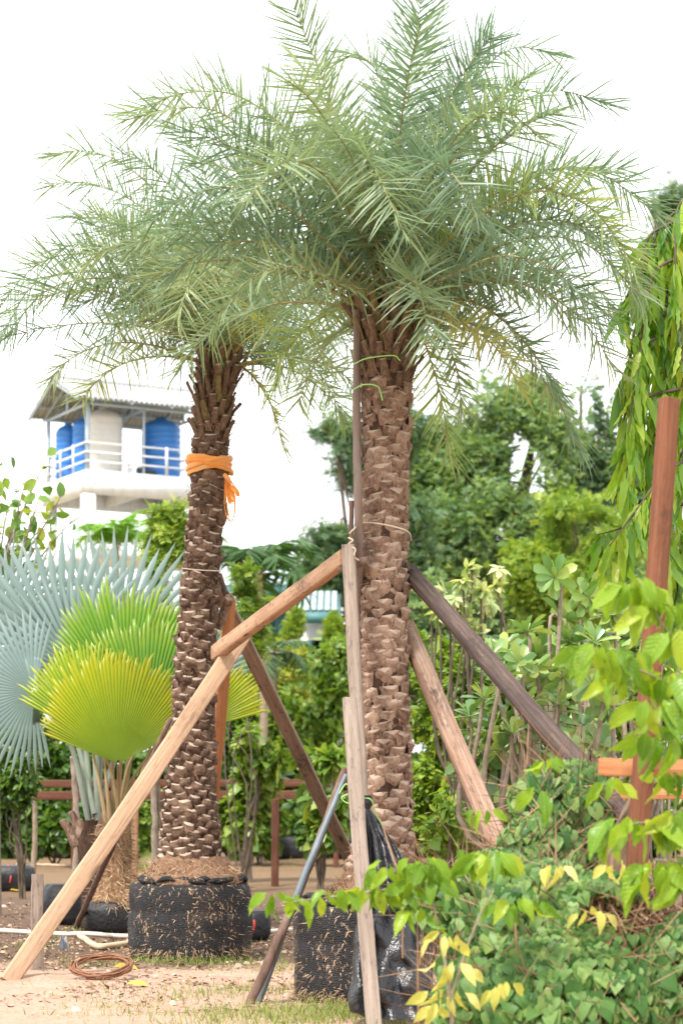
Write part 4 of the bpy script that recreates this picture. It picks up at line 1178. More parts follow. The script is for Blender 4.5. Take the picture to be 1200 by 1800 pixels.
M_string = solid('pale_string', [(0.45, 0.36, 0.26), (0.6, 0.5, 0.4)], 10, .8)
M_gstring = solid('green_string', [(0.25, 0.55, 0.12), (0.35, 0.65, 0.2)], 10, .5)
def string(ctrl, r, mat, label, cat='string', n=40):
    mb = MB(); c = bez(ctrl, n); tube(mb, c, r, 5)
    return tag(mb.build('string', mat, smooth=True, origin=c[0]), label, cat)
Df = DR - .21
string([P(614, 938, 13.45), P(622, 930, 13.45), P(637, 919, Df + .05), P(668, 921, Df), P(700, 928, Df), P(718, 936, Df + .06), P(722, 950, 13.75)], .006, M_string, 'pale string tied across the right palm trunk at the top of the grey board')
string([P(612, 945, 13.4), P(620, 950, 13.38), P(612, 958, 13.4), P(624, 965, 13.38), P(622, 978, 13.38), P(630, 985, 13.4)], .006, M_string, 'frayed pale string knotted round the top of the upper grey board')
string([P(622, 640, 13.6), P(645, 630, Df), P(690, 625, Df), P(703, 634, Df)], .0045, M_gstring, 'green string across the right palm trunk just below the crown')
string([P(622, 684, 13.6), P(640, 676, Df), P(664, 680, Df), P(672, 704, Df)], .0045, M_gstring, 'lower green string with a loose end on the right palm trunk')
string([P(596, 1395, 12.7), P(608, 1378, 12.7), P(616, 1392, 12.7), P(600, 1402, 12.7), P(612, 1412, 12.7), P(632, 1404, 12.68), P(652, 1406, 12.7), P(660, 1430, 12.75), P(672, 1452, 12.8)], .0045, M_gstring, 'green string wound round the grey boards beside the black plastic knot')
string([P(320, 999, 17.06), P(350, 1002, 17.04), P(390, 1004, 17.1)], .005, M_string, 'thin pale wire round the left palm trunk')

# black plastic sheet
def plastic_material():
    m, nt, out = mat_base('black_plastic')
    p = nt.nodes.new('ShaderNodeBsdfPrincipled')
    p.inputs['Base Color'].default_value = (0.012, 0.012, 0.014, 1)
    p.inputs['Roughness'].default_value = 0.26
    b = nt.nodes.new('ShaderNodeBump'); b.inputs['Strength'].default_value = 0.7; b.inputs['Distance'].default_value = 0.03
    n = noise_n(nt, coords(nt, (1, 1, 1)), 14, 4, 0.6)
    nt.links.new(n, b.inputs['Height']); nt.links.new(b.outputs[0], p.inputs['Normal'])
    nt.links.new(p.outputs[0], out.inputs[0])
    return m
M_plastic = plastic_material()
rows = [(1398, 640, 652, 12.82), (1412, 637, 657, 12.82), (1422, 642, 650, 12.82), (1440, 640, 664, 12.8), (1480, 640, 692, 12.75), (1520, 640, 716, 12.7), (1560, 640, 730, 12.65), (1610, 634, 738, 12.6),
        (1660, 622, 748, 12.5), (1710, 612, 758, 12.42), (1750, 612, 764, 12.36), (1775, 622, 772, 12.32), (1790, 640, 778, 12.3)]
mb = MB(); V = []; nr = 60; ncol = 56
ra = np.array(rows, float)
for i in range(nr):
    t = i / (nr - 1) * (len(rows) - 1)
    y, xl, xr, d = [np.interp(t, np.arange(len(rows)), ra[:, q]) for q in range(4)]
    for k in range(ncol):
        s = k / (ncol - 1)
        a = PI * s
        half = (xr - xl) / 2 / F * d
        cxx = ((xl + xr) / 2 - 600) / F * d
        x = cxx - half * math.cos(a)
        dep = -min(.16, half * .9) * math.sin(a)
        z = CH + (HZ - y) / F * d
        w_ = min(1, (y - 1420) / 90) if y > 1420 else 0.1
        fold = .030 * w_ * math.sin(s * 26 + 3 * nz((0, i * .05, 0))) * (1 - .6 * max(0, (y - 1600) / 190))
        cr = .09 * max(0, min(1, (y - 1540) / 100)) * nz((x * 5, z * 6, 2), 1.0) + .035 * w_ * nz((x * 14, z * 9, 5), 1.0)
        V.append((x + .5 * cr, d + dep + fold + cr, max(z + .3 * cr, 0.015 + .01 * nz((x * 9, d, 0)))))
mb.add(V, [(i * ncol + k, i * ncol + k + 1, (i + 1) * ncol + k + 1, (i + 1) * ncol + k) for i in range(nr - 1) for k in range(ncol - 1)])
o = mb.build('plastic_sheet', M_plastic, smooth=True, origin=P(690, 1780, 12.3) * (1, 1, 0))
tag(o, 'crumpled shiny black plastic sheet knotted to the grey board and hanging to the ground', 'plastic sheet')

# black nursery bags
M_bag = solid('black_nursery_bag', [(0.006, 0.006, 0.007), (0.012, 0.012, 0.014), (0.03, 0.031, 0.035)], 3, 0.42, bump=0.9, bscale=14, spec=.5)
M_redtie = solid('red_tie', [(0.5, 0.05, 0.05), (0.62, 0.08, 0.07)], 4, .5)
M_bluetie = solid('blue_tie', [(0.04, 0.22, 0.5), (0.06, 0.3, 0.6)], 4, .5)
def bag(px, ybase, wpx, hpx, label, tie=None, group='tied black plant bags on the ground', D=None):
    d = D or gd(ybase)
    c = np.array(((px - 600) / F * d, d, 0)); r = wpx / 2 / F * d; h = hpx / F * d
    t = empty('plant_bag', c, label, 'plant bag', group)
    mb = MB()
    lathe(mb, c, [(0.01, .0), (r * .85, .0), (r, h * .2), (r * 1.02, h * .55), (r * .93, h * .85), (r * .75, h * .98), (r * .5, h * .95), (0.01, h * .93)], 26, wob=.2, seed=px)
    mb.build('bag', M_bag, t, smooth=True)
    if tie:
        mb = MB(); x0 = c[0] - r * .1
        pts = [np.array((x0 + .25 * r * math.sin(q * .5), d - r * math.cos((q - 3) / 3 * 1.25) * 1.04, h * (.03 + .96 * q / 6) if q < 6 else h)) for q in range(7)]
        tube(mb, bez(pts, 16), .012, 6); mb.build('tie', tie, t, smooth=True)
    return t
bag(20, 1566, 84, 46, 'plump black bag with a pink-red tie at the left edge of the yard', M_redtie)
bag(444, 1584, 62, 52, 'black bag with a red tie just right of the left root ball', M_redtie, D=19.3)
bag(248, 1578, 40, 44, 'small black bag with a red tie touching the left side of the left root ball', M_redtie, D=18.7)
bag(742, 1524, 38, 52, 'black bag with a blue tie right of the right palm foot', M_bluetie, D=15.6)
bag(113, 1622, 80, 72, 'black planter bag under the pale board, left of the fan palm', None, D=21.5)
bag(196, 1640, 96, 58, 'wide black bag round the roots of the fan palms', None, D=20.2)
# row of bags under the far hedge
ORD = ['first', 'second', 'third', 'fourth', 'fifth', 'sixth', 'seventh', 'eighth', 'ninth', 'tenth', 'eleventh', 'twelfth', 'thirteenth', 'fourteenth']
for i, px in enumerate([70, 112, 160, 430, 468, 510, 545, 580, 606, 852, 892, 930, 975, 1020]):
    bag(px, 1506 + (i % 3) * 2, 40 + (i * 7) % 9, 38 + (i * 5) % 7, 'black nursery bag, %s from the left in the shaded row under the hedge' % ORD[i], None, group='row of black nursery bags under the far hedge')

# wire coil, ground pipes
M_rust = solid('rusty_wire', [(0.10, 0.045, 0.025), (0.24, 0.11, 0.06), (0.34, 0.18, 0.10)], 40, .7)
cc = G(178, 1722); coil = MB()
for k in range(16):
    r = .215 + rng.normal(0, .014); zc_ = .02 + .035 * rng.random()
    aa = np.linspace(0, 2 * PI, 34)
    ox, oy = rng.normal(0, .008, 2)
    pts = np.stack([cc[0] + ox + r * np.cos(aa), cc[1] + oy + r * 1.0 * np.sin(aa), zc_ + .01 + .055 * (1 + np.sin(aa)) + .012 * np.sin(aa * 2 + k)], 1)
    tube(coil, pts, .006, 5, cap=False)
tag(coil.build('wire_coil', M_rust, smooth=True, origin=cc), 'coil of rusty brown wire lying on the sand at lower left', 'wire coil')
M_whitepipe = solid('white_pipe', [(0.60, 0.52, 0.42), (0.72, 0.66, 0.58)], 3, .5)
M_cream = solid('cream_pipe', [(0.50, 0.36, 0.22), (0.60, 0.47, 0.31)], 5, .6)
def gpipe(pts, r, mat, label, name='ground_pipe', cat='pipe'):
    mb = MB(); c = bez([q + np.array((0, 0, r * 1.1)) for q in pts], 40)
    for q in c: q[2] = max(q[2], gz(q[0], q[1]) + r)
    tube(mb, c, r, 8); return tag(mb.build(name, mat, smooth=True, origin=c[0]), label, cat)
gpipe([G(-30, 1638), G(150, 1648), G(300, 1650), G(430, 1644), G(520, 1639)], .022, M_whitepipe, 'long straight white water pipe lying across the yard behind the root balls')
gpipe([G(140, 1651), G(160, 1664), G(175, 1670), G(200, 1668), G(226, 1664)], .028, M_cream, 'curved cream pipe end left of the left root ball')
gpipe([G(30, 1523), G(120, 1524), G(175, 1522)], .025, M_cream, 'short cream pole lying on the ground beside the leftmost bag', cat='pole')
M_rag = solid('grey_rag', [(0.3, 0.33, 0.38), (0.5, 0.52, 0.56)], 8, .7)
mb = MB(); q = G(112, 1672)
for k in range(5):
    a = k * 1.2; mb.add([q + (0, 0, .01), q + (.05 * math.cos(a), .05 * math.sin(a), .0 + .01 * k), q + (.03 * math.cos(a + .8), .04 * math.sin(a + .8), .12 + .02 * (k % 2)), q + (0, .01, .11)], [(0, 1, 2, 3)])
tag(mb.build('rag', M_rag, origin=q), 'small crumpled grey cloth scrap standing on the ground under the pale board', 'rag')
M_yleaf = leafmat('fallen_leaf', [(0.6, 0.42, 0.06), (0.7, 0.5, 0.1)], .5, .2)
for i, (px, py, lab) in enumerate(((200, 1704, 'broad yellow fallen leaf beside the wire coil'), (224, 1737, 'small yellow-brown fallen leaf right of the wire coil'), (18, 1568, 'yellow fallen leaf below the leftmost black bag'))):
    q = G(px, py); q[2] = gz(q[0], q[1]) + .02
    o = put('fallen_leaf', WIDE.mesh('fallen_leaf', M_yleaf), frames(np.array([(1, .2 * i - .2, .1)]), np.array([(0, -.3, 1)]))[0], q, None, .2 - .05 * (i > 0)); tag(o, lab, 'leaf')
M_brick = solid('red_clay', [(0.35, 0.11, 0.05), (0.48, 0.18, 0.09)], 8, .85)
mb = MB(); q = G(118, 1614); box(mb, q + (0, 0, .03), (.32, .1, .05), ax=np.array([(.98, -.1, .05), (.1, .99, 0), (-.05, 0, 1)]))
tag(mb.build('clay_tile', M_brick, origin=q), 'reddish clay piece on the ground under the pale board by the black bag', 'clay piece')

# ------------------------------------------------------------------ foliage builders
rng = np.random.default_rng(33)
M_stem = solid('shrub_stem', [(0.13, 0.10, 0.07), (0.26, 0.20, 0.14), (0.36, 0.29, 0.21)], 12, .85)
M_stemd = solid('dark_branch', [(0.05, 0.04, 0.03), (0.12, 0.09, 0.065), (0.19, 0.15, 0.11)], 6, .9)
def LM(name, *c, **k): return leafmat(name, list(c), **k)
M_g_dark = LM('dark_glossy_leaf', (0.03, 0.08, 0.012), (0.06, 0.14, 0.02), (0.10, 0.19, 0.03), (0.19, 0.28, 0.045), rough=.32, spec=.6)
M_g_mid = LM('mid_green_leaf', (0.07, 0.155, 0.02), (0.13, 0.235, 0.03), (0.21, 0.32, 0.045), (0.34, 0.42, 0.07), rough=.35, spec=.6)
M_g_lime = LM('lime_leaf', (0.10, 0.20, 0.025), (0.18, 0.30, 0.035), (0.28, 0.40, 0.05), (0.42, 0.48, 0.08), rough=.45)
M_g_yel = LM('yellow_green_leaf', (0.20, 0.28, 0.03), (0.34, 0.40, 0.05), (0.48, 0.50, 0.08), (0.58, 0.56, 0.15), rough=.5)
M_g_blue = LM('blue_green_leaf', (0.035, 0.085, 0.045), (0.06, 0.13, 0.07), (0.09, 0.17, 0.08), (0.16, 0.24, 0.10), rough=.5)
M_tree1 = LM('broad_tree_leaf', (0.10, 0.19, 0.09), (0.15, 0.25, 0.105), (0.22, 0.33, 0.12), (0.34, 0.43, 0.16), rough=.5, transl=.45)
M_tree2 = LM('feathery_tree_leaf', (0.06, 0.13, 0.075), (0.09, 0.18, 0.09), (0.14, 0.23, 0.10), (0.25, 0.31, 0.12), rough=.55, transl=.35)
M_g_pale = LM('variegated_leaf', (0.24, 0.36, 0.14), (0.40, 0.50, 0.22), (0.58, 0.62, 0.34), (0.70, 0.70, 0.46), rough=.5)

def lobes(spec):
    return [(np.array(c, float), np.array(r, float)) for c, r in spec]

def cloud(n, lobe_list, shell=.55, clump=0.0, gap=0.0, gs=1.5):
    """points and outward directions through a set of ellipsoid lobes, thicker near their surface"""
    wts = np.array([np.prod(r) ** (2 / 3) for _, r in lobe_list]); wts /= wts.sum()
    idx = rng.choice(len(lobe_list), int(n * (1 + gap)), p=wts)
    C = np.array([lobe_list[i][0] for i in idx]); R = np.array([lobe_list[i][1] for i in idx])
    d = randdir(len(idx))
    rad = rng.random(len(idx)) ** (1 / 3 * (1 - shell))
    p = C + d * R * rad[:, None]
    if clump:
        k = max(8, int(len(p) / 26)); cc = p[rng.choice(len(p), k)]
        j = rng.integers(k, size=len(p))
        p = np.where((rng.random(len(p)) < .8)[:, None], cc[j] + rng.normal(0, clump, (len(p), 3)), p)
    if gap:
        g = np.array([nz(q * gs) for q in p]); keep = np.argsort(-g)[:n]
        p = p[keep]; d = d[keep]
    return p, d

def foliage(parent, n, lobe_list, mats, size, tmpl=OVAL, asp=1.0, shell=.5, clump=.0, gap=.3, gs=1.5, droop=.35, name='foliage', szvar=.35, updir=0.0):
    p, d = cloud(n, lobe_list, shell, clump, gap, gs)
    N = len(p)
    dd = d * .7 + rng.normal(0, .6, (N, 3)) + np.array((0, 0, -droop + updir))
    nn = d * .6 + rng.normal(0, .35, (N, 3)) + np.array((0, 0, .8))
    s = size * np.exp(rng.normal(0, szvar, N))
    mb = MB(); bake(mb, tmpl, frames(dd, nn), p, np.stack([s * asp, s, s], 1))
    return tag(mb.build(name, mats, parent), kind='stuff') if parent is not None else mb.build(name, mats)

def stems(parent, base, tops, r, mat, name='stem', wig=.12, join=True, sides=6):
    mbs = MB()
    for t in tops:
        b = np.asarray(base) + np.array((rng.normal(0, r * 1.5), rng.normal(0, r * 1.5), 0)); t = np.asarray(t)
        m1 = b + (t - b) * .35 + rng.normal(0, wig, 3) * np.linalg.norm(t - b) * .3 + np.array((0, 0, .1 * np.linalg.norm(t - b)))
        m2 = b + (t - b) * .7 + rng.normal(0, wig, 3) * np.linalg.norm(t - b) * .3
        c = bez([b, m1, m2, t], 12)
        if join: tube(mbs, c, np.linspace(r, r * .3, 12), sides)
        else:
            m_ = MB(); tube(m_, c, np.linspace(r, r * .3, 12), sides); m_.build(name, mat, parent, smooth=True)
    if join: return mbs.build(name, mat, parent, smooth=True)

def bush(name, label, cat, px, py0, py1, wpx, D, n, size, mat, group=None, tmpl=OVAL, asp=1.0, nl=7, depth=.7, stem=5, smat=None, sr=.02, gap=.35, clump=.0, taper=0.0, shell=.45, zfloor=.0, droop=.35, gs=2.2, low=0.0):
    """bush filling photo columns px +- wpx/2 and rows py0 (top) .. py1 (bottom of its leaves) at distance D"""
    x = (px - 600) / F * D; w_ = wpx / F * D; z1 = CH + (HZ - py0) / F * D; z0 = max(zfloor, CH + (HZ - py1) / F * D)
    t = empty(name, (x, D, 0), label, cat, group)
    ls = []
    for i in range(nl):
        u_ = rng.uniform(-1, 1); v_ = (i + .5) / nl
        wd = (w_ / 2) * (1 - taper * v_)
        rr = (w_ / 2) * rng.uniform(.34, .5) * (1 - taper * v_ * .6)
        rz = max((z1 - z0) / nl * rng.uniform(1.1, 1.7), rr * .6)
        rz = min(rz, (z1 - z0) * .4)
        cz = min(max(z0 + (z1 - z0) * v_, z0 + rz * .8), z1 - rz * rng.uniform(.85, 1.05))
        ls.append(((x + u_ * max(wd - rr, 0), D + rng.uniform(-1, 1) * w_ * depth * .5 * (1 - taper * v_), cz), (rr, rr * depth * 1.1, rz)))
    ls = lobes(ls)
    stems(t, (x, D, -.02), [c + rng.normal(0, .2, 3) * r for c, r in ls[:stem]] if stem <= nl else [ls[k % nl][0] + rng.normal(0, .5, 3) * ls[k % nl][1] for k in range(stem)], sr, smat or M_stemd)
    foliage(t, n, ls, mat, size, tmpl, asp, shell=shell, gap=gap, gs=gs, clump=clump, droop=droop)
    return t

def tree(name, label, px, D, pytop, lobespec, n, size, mat, tmpl=OVAL, asp=1.0, trunk_r=.25, group=None, clump=.25, gap=.5, gs=.55, tmat=None, cat='tree', basepx=None, droop=.3, shell=.5):
    """lobespec: (px, py, rx px, ry px, depth offset) blobs of crown"""
    k = D / F
    bx = ((basepx or px) - 600) * k
    t = empty(name, (bx, D, 0), label, cat, group)
    ls = lobes([(((a - 600) * k, D + dz, CH + (HZ - b) * k), (rx * k, (rx + ry) * .5 * k, ry * k)) for a, b, rx, ry, dz in lobespec])
    fork = np.array((bx, D, max(1.5, (ls[0][0][2]) * .4)))
    mb = MB(); tube(mb, bez([(bx, D, -.1), fork * (1, 1, .5) + (.1, 0, 0), fork], 10), np.linspace(trunk_r, trunk_r * .7, 10), 10)
    for c, r in ls:
        tube(mb, bez([fork, (fork + c) / 2 + rng.normal(0, .2, 3) * r, c, c + rng.normal(0, .3, 3) * r + (0, 0, r[2] * .3)], 12), np.linspace(trunk_r * .45, trunk_r * .06, 12), 6)
        for _ in range(4):
            e = c + randdir(1)[0] * r * .85; s_ = fork + (c - fork) * rng.uniform(.6, .95)
            tube(mb, bez([s_, (s_ + e) / 2 + (0, 0, .1), e], 7), np.linspace(trunk_r * .15, trunk_r * .03, 7), 5)
    mb.build('trunk', tmat or M_stemd, t, smooth=True)
    foliage(t, n, ls, mat, size, tmpl, asp, shell=shell, clump=clump, gap=gap, gs=gs, name='crown', droop=droop)
    return t

def sprig():
    """a short feathery twig of small leaflets: one piece of a fine-leaved crown"""
    v = []; f = []
    for i in range(5):
        y = .12 + i * .19
        for s in (-1, 1):
            b = len(v)
            v += [(0, y, 0), (s * .30, y + .10, -.05), (s * .34, y + .22, -.07), (s * .06, y + .15, 0)]
            f += [(b, b + 1, b + 2), (b, b + 2, b + 3)]
    return T(v, [f])
SPRIG = sprig()
def cluster():
    v = []; f = []
    for k in range(5):
        a = k * 2 * PI / 5; e = .25
        dx = np.array((math.cos(a) * .9, .3 + .5 * math.sin(a), e - .3 * (k % 2)));  b = len(v)
        s = np.cross(dx, (0, 0, 1)); s = s / np.linalg.norm(s) * .2
        o_ = np.array((0, .3, 0))
        v += [o_, o_ + dx * .4 - s, o_ + dx * .75, o_ + dx * .4 + s]; f += [(b, b + 1, b + 2), (b, b + 2, b + 3)]
    return T(v, [f])
CLUST = cluster()

# ------------------------------------------------------------------ far trees
TG3 = 'big trees beyond the nursery'
tree('broad_tree', 'tall dark green spreading tree behind the right palm, filling the gap right of its trunk', 850, 62, 650,
     [(860, 740, 70, 60, 0), (790, 800, 85, 65, 1), (930, 800, 90, 80, 0), (860, 860, 110, 80, -1), (760, 900, 70, 70, 1), (980, 880, 80, 80, 1), (850, 960, 120, 80, -2), (760, 1000, 80, 80, 0), (950, 690, 40, 35, 1), (870, 1050, 130, 70, 0)],
     36000, .17, M_tree1, CLUST, trunk_r=.4, group=TG3, clump=.30, gs=.5, gap=.7)
tree('broad_tree', 'lighter tree with a ragged crown at the right edge beyond the weeping tree', 1040, 66, 700,
     [(1030, 800, 50, 90, 0), (1060, 900, 70, 80, 0), (1000, 960, 60, 70, 0), (1090, 1000, 80, 90, 1), (1150, 900, 70, 120, 1), (1020, 720, 28, 40, 0)],
     17000, .16, M_tree2, CLUST, trunk_r=.3, group=TG3, clump=.3, gap=.9)
tree('feathery_tree', 'feathery blue-green tree just left of the right palm trunk', 620, 55, 700,
     [(590, 770, 40, 30, 0), (640, 800, 50, 60, 1), (690, 760, 60, 60, 1), (600, 920, 50, 40, 0), (560, 955, 35, 35, 0), (640, 960, 60, 60, 0), (600, 1010, 70, 45, 0), (690, 900, 60, 80, 0), (700, 1010, 70, 60, 0)],
     17000, .17, M_tree2, SPRIG, trunk_r=.22, group=TG3, clump=.25, gap=1.0, gs=.7, basepx=680)
tree('feathery_tree', 'far pale tree top peeking over the weeping tree at the upper right edge', 1180, 75, 380,
     [(1180, 440, 50, 90, 0), (1210, 560, 60, 120, 0), (1150, 380, 24, 26, 0), (1195, 360, 30, 40, 0), (1230, 720, 80, 90, 0)],
     7000, .22, M_tree2, SPRIG, trunk_r=.25, group=TG3, clump=.3, gap=1.0)
tree('lime_tree', 'bright lime-green feathery shrub tree behind the frangipani', 1010, 46, 860,
     [(1010, 930, 60, 50, 0), (950, 1000, 60, 50, 0), (1060, 960, 60, 60, 0), (1000, 1040, 90, 50, 0), (905, 1020, 40, 30, 0)],
     12000, .14, M_g_lime, SPRIG, trunk_r=.12, group=TG3, clump=.18, gap=.6, gs=.9)
tree('broad_tree', 'dark low trees behind the shrubs right of centre', 800, 52, 1000,
     [(740, 1080, 70, 60, 0), (730, 1190, 70, 60, 0), (640, 1240, 70, 60, 0), (820, 1100, 80, 60, 0), (900, 1100, 80, 60, 0), (980, 1120, 80, 60, 0), (1080, 1120, 90, 80, 0), (1170, 1080, 70, 100, 0), (850, 1180, 150, 60, 0), (1050, 1200, 150, 60, 0)],
     18000, .17, M_tree1, CLUST, trunk_r=.2, group=TG3, clump=.2, gap=.3)
tree('broad_tree', 'dense green trees behind the hedge in the centre', 500, 56, 1100,
     [(430, 1170, 60, 60, 0), (520, 1190, 70, 60, 0), (600, 1180, 60, 70, 0), (340, 1180, 60, 60, 0), (640, 1120, 40, 60, 0), (260, 1180, 60, 60, 0)],
     14000, .17, M_g_mid, CLUST, trunk_r=.16, group=TG3, clump=.2, gap=.2)

# a far belt of woodland closes the horizon: nobody could count its trees
FB = [(np.array((x_, 95 + 6 * math.sin(x_), 3.6 + 1.6 * abs(math.sin(x_ * .37)))), np.array((5.5, 3.0, 4.2 + 1.2 * math.sin(x_ * 1.3)))) for x_ in np.arange(-48, 49, 4.0)]
fw = foliage(None, 26000, FB, M_tree2, .34, CLUST, 1.0, shell=.55, clump=.3, gap=.2, name='far_woodland')
tag(fw, 'far belt of pale green woodland beyond the nursery', 'woodland', kind='stuff')

# palms with feather fronds in the distance
M_palmfar = LM('far_palm_frond', (0.025, 0.075, 0.02), (0.05, 0.13, 0.03), (0.10, 0.22, 0.05), rough=.35, spec=.7)
def feather_palm(px, py, D, nf, L, label, mat, width=.035, ll=.5, up=55, group='small feather palms in the distance'):
    h = P(px, py, D)
    t = empty('feather_palm', (h[0], D, 0), label, 'palm', group)
    mb = MB(); tube(mb, [(h[0], D, 0), (h[0] + .1, D, h[2] * .5), tuple(h)], [.1, .08, .07], 8); mb.build('trunk', M_stem, t, smooth=True)
    for k in range(nf):
        a = k * 2.4 + .3; e = math.radians(up - 45 * k / nf + rng.normal(0, 8)); p = h.copy(); pts = [p.copy()]
        for j in range(7):
            ee = e - math.radians(95) * (j / 7) ** 1.4
            p = p + L / 7 * np.array((math.cos(a) * math.cos(ee), math.sin(a) * math.cos(ee), math.sin(ee))); pts.append(p.copy())
        leaflet_frond(t, pts, mat, M_stem, n=24, ll=ll, lw=width * 1.6, vee=-.25, start=.15, plume=.1, rr=.02)
feather_palm(455, 1012, 40, 12, 1.25, 'dark green feather palm above the tiled roofs, right of the left palm', M_palmfar, .05, .45, 70)
feather_palm(205, 960, 60, 10, 1.3, 'bright green feather palm under the water tower platform', LM('bright_palm', (0.08, 0.25, 0.02), (0.16, 0.36, 0.04), (0.26, 0.42, 0.06)), .05, .5, 75)
feather_palm(318, 960, 58, 10, 1.3, 'bright green feather palm beside the tower ladder, left of the left palm', LM('bright_palm_two', (0.08, 0.22, 0.02), (0.16, 0.33, 0.04), (0.26, 0.42, 0.06)), .05, .5, 75)
feather_palm(860, 1150, 34, 12, 1.1, 'low grey-green feather palm behind the charred beam', M_g_blue, .03, .4, 50)
feather_palm(480, 1150, 44, 9, .9, 'small silvery feather palm between the clipped conifers', M_g_blue, .03, .35, 50)

# fine willowy bush left of the left palm
bush('willowy_shrub', 'thin pale willowy shrub between the silver palm and the left palm', 'shrub', 285, 880, 1250, 110, 27, 5200, .10, M_g_lime, tmpl=SPRIG, nl=9, gap=1.2, stem=7, sr=.015, droop=.9, shell=.2)
bush('willowy_shrub', 'thin willowy shrub just right of the left palm, under the far palm', 'shrub', 425, 990, 1200, 70, 30, 2200, .11, M_g_mid, tmpl=SPRIG, nl=5, gap=1.0, stem=5, sr=.015, droop=.7, shell=.2)

# clipped yellow-green conifers
CG = 'bright green cone-shaped conifers behind the hedge'
for px, py0, wd, D, lab in ((452, 1020, 72, 50, 'tallest cone-shaped conifer, right of the left palm'), (520, 1060, 84, 49, 'cone-shaped conifer in the middle, under the bridging beam'),
                            (588, 1065, 74, 48, 'cone-shaped conifer just left of the grey boards'), (412, 1075, 60, 51, 'small cone-shaped conifer partly behind the brown board')):
    bush('conifer', lab, 'conifer', px, py0, 1300, wd, D, 7000, .095, M_g_lime, CG, tmpl=SPRIG, nl=9, taper=.75, stem=2, gap=.25, droop=-.5, shell=.6, depth=.9)

# shrub rows in the middle ground
SG = 'nursery shrubs between the palms'
bush('yellow_shrub', 'pale yellow-green shrub in front of the conifers', 'shrub', 485, 1135, 1400, 170, 46.5, 11000, .11, M_g_yel, SG, nl=9, gap=.3, stem=6)
bush('leafy_shrub', 'large glossy shrub left of the grey boards, its top reaching the yellow shrub', 'shrub', 575, 1130, 1500, 150, 43, 8600, .16, M_g_mid, SG, nl=12, gap=.5, stem=7, tmpl=WIDE, clump=.14, smat=M_stemd)
bush('leafy_shrub', 'dense glossy shrub between the crossing board and the left palm', 'shrub', 470, 1215, 1500, 170, 43.5, 9000, .16, M_g_mid, SG, nl=12, gap=.5, stem=7, tmpl=WIDE, clump=.14, smat=M_stemd)
bush('leafy_shrub', 'dark shrub close behind the left palm on its right side', 'shrub', 408, 1260, 1500, 90, 41, 5000, .14, M_g_dark, SG, nl=8, gap=.5, stem=6, tmpl=WIDE, smat=M_stemd)
bush('forked_shrub', 'open shrub with forked bare stems standing on the straw right of the left palm', 'shrub', 432, 1270, 1470, 140, 31.5, 2600, .125, M_g_mid, SG, nl=8, gap=.7, stem=8, tmpl=WIDE, sr=.034)
bush('forked_shrub', 'open shrub in front of the rails between the brown post and the leaning pipe', 'shrub', 565, 1290, 1480, 120, 29, 2400, .12, M_g_mid, SG, nl=8, gap=.7, stem=7, tmpl=WIDE, sr=.022)
for i, (px, py0, wd, mt, lab) in enumerate(((30, 1260, 150, M_g_dark, 'dark hedge bush at the left edge behind the silver palm'), (110, 1300, 130, M_g_dark, 'dark hedge bush behind the fan palm stems'), (235, 1320, 110, M_g_dark, 'dark hedge bush left of the left palm trunk'),
                                           (400, 1330, 120, M_g_mid, 'hedge bush right of the left palm trunk'), (490, 1330, 140, M_g_mid, 'hedge bush around the upright brown post'), (580, 1330, 140, M_g_dark, 'hedge bush behind the leaning pipe'),
                                           (770, 1330, 150, M_g_dark, 'hedge bush under the orange rail'), (880, 1330, 160, M_g_dark, 'hedge bush behind the foot of the brown beam'), (1000, 1320, 170, M_g_dark, 'hedge bush behind the vine'), (1130, 1400, 160, M_g_dark, 'hedge bush behind the orange post'), (190, 1330, 130, M_g_dark, 'low hedge bush behind the fan palm trunk'), (690, 1400, 120, M_g_mid, 'hedge bush hidden behind the right palm'))):
    bush('hedge_bush', lab, 'hedge', px, py0, 1496, wd, 42.6 + (i % 3) * .6, 8500, .13, mt, 'hedge bushes along the back of the yard', nl=12, gap=.2, stem=4, tmpl=WIDE, depth=.5, clump=.06, shell=.5, smat=M_stemd)
for px, w_, dd, lab, mt in ((455, 130, 38.5, 'low leafy hedge bush just right of the left palm, under the dark rails', M_g_mid), (560, 130, 38, 'low leafy hedge bush between the rails and the leaning pipe', M_g_dark), (95, 170, 38, 'low leafy hedge bush behind the silver palm stems', M_g_dark), (240, 90, 38, 'low leafy hedge bush just left of the left palm trunk', M_g_mid), (790, 150, 33, 'low leafy hedge bush behind the orange rail', M_g_mid)):
    bush('hedge_bush', lab, 'hedge', px, 1385 if px < 700 else 1350, 1494, w_, dd, 4200, .115, mt, 'hedge bushes along the back of the yard', nl=8, gap=.2, stem=4, tmpl=WIDE, depth=.5, shell=.4, smat=M_stemd)
bush('twiggy_shrub', 'twiggy dark shrub under the silver palm at the left edge', 'shrub', 40, 1230, 1440, 130, 27, 3600, .08, M_g_dark, nl=7, gap=.6, stem=9, sr=.014, tmpl=OVAL)
for px, lab, m_, dd in ((58, 'slim leaning brown sapling stem at the far left before the hedge', M_stem, 30), (131, 'tall pale sapling stem left of the fan palms', M_greybark, 25), (268, 'mottled grey stem just left of the left palm', M_greybark, 24)):
    stick('bare_sapling', [P(px, 1525, dd) * (1, 1, 0), P(px + 4, 1440, dd), P(px - 4, 1330, dd)], .045, .03, m_, lab, 'stem', wob=.03)
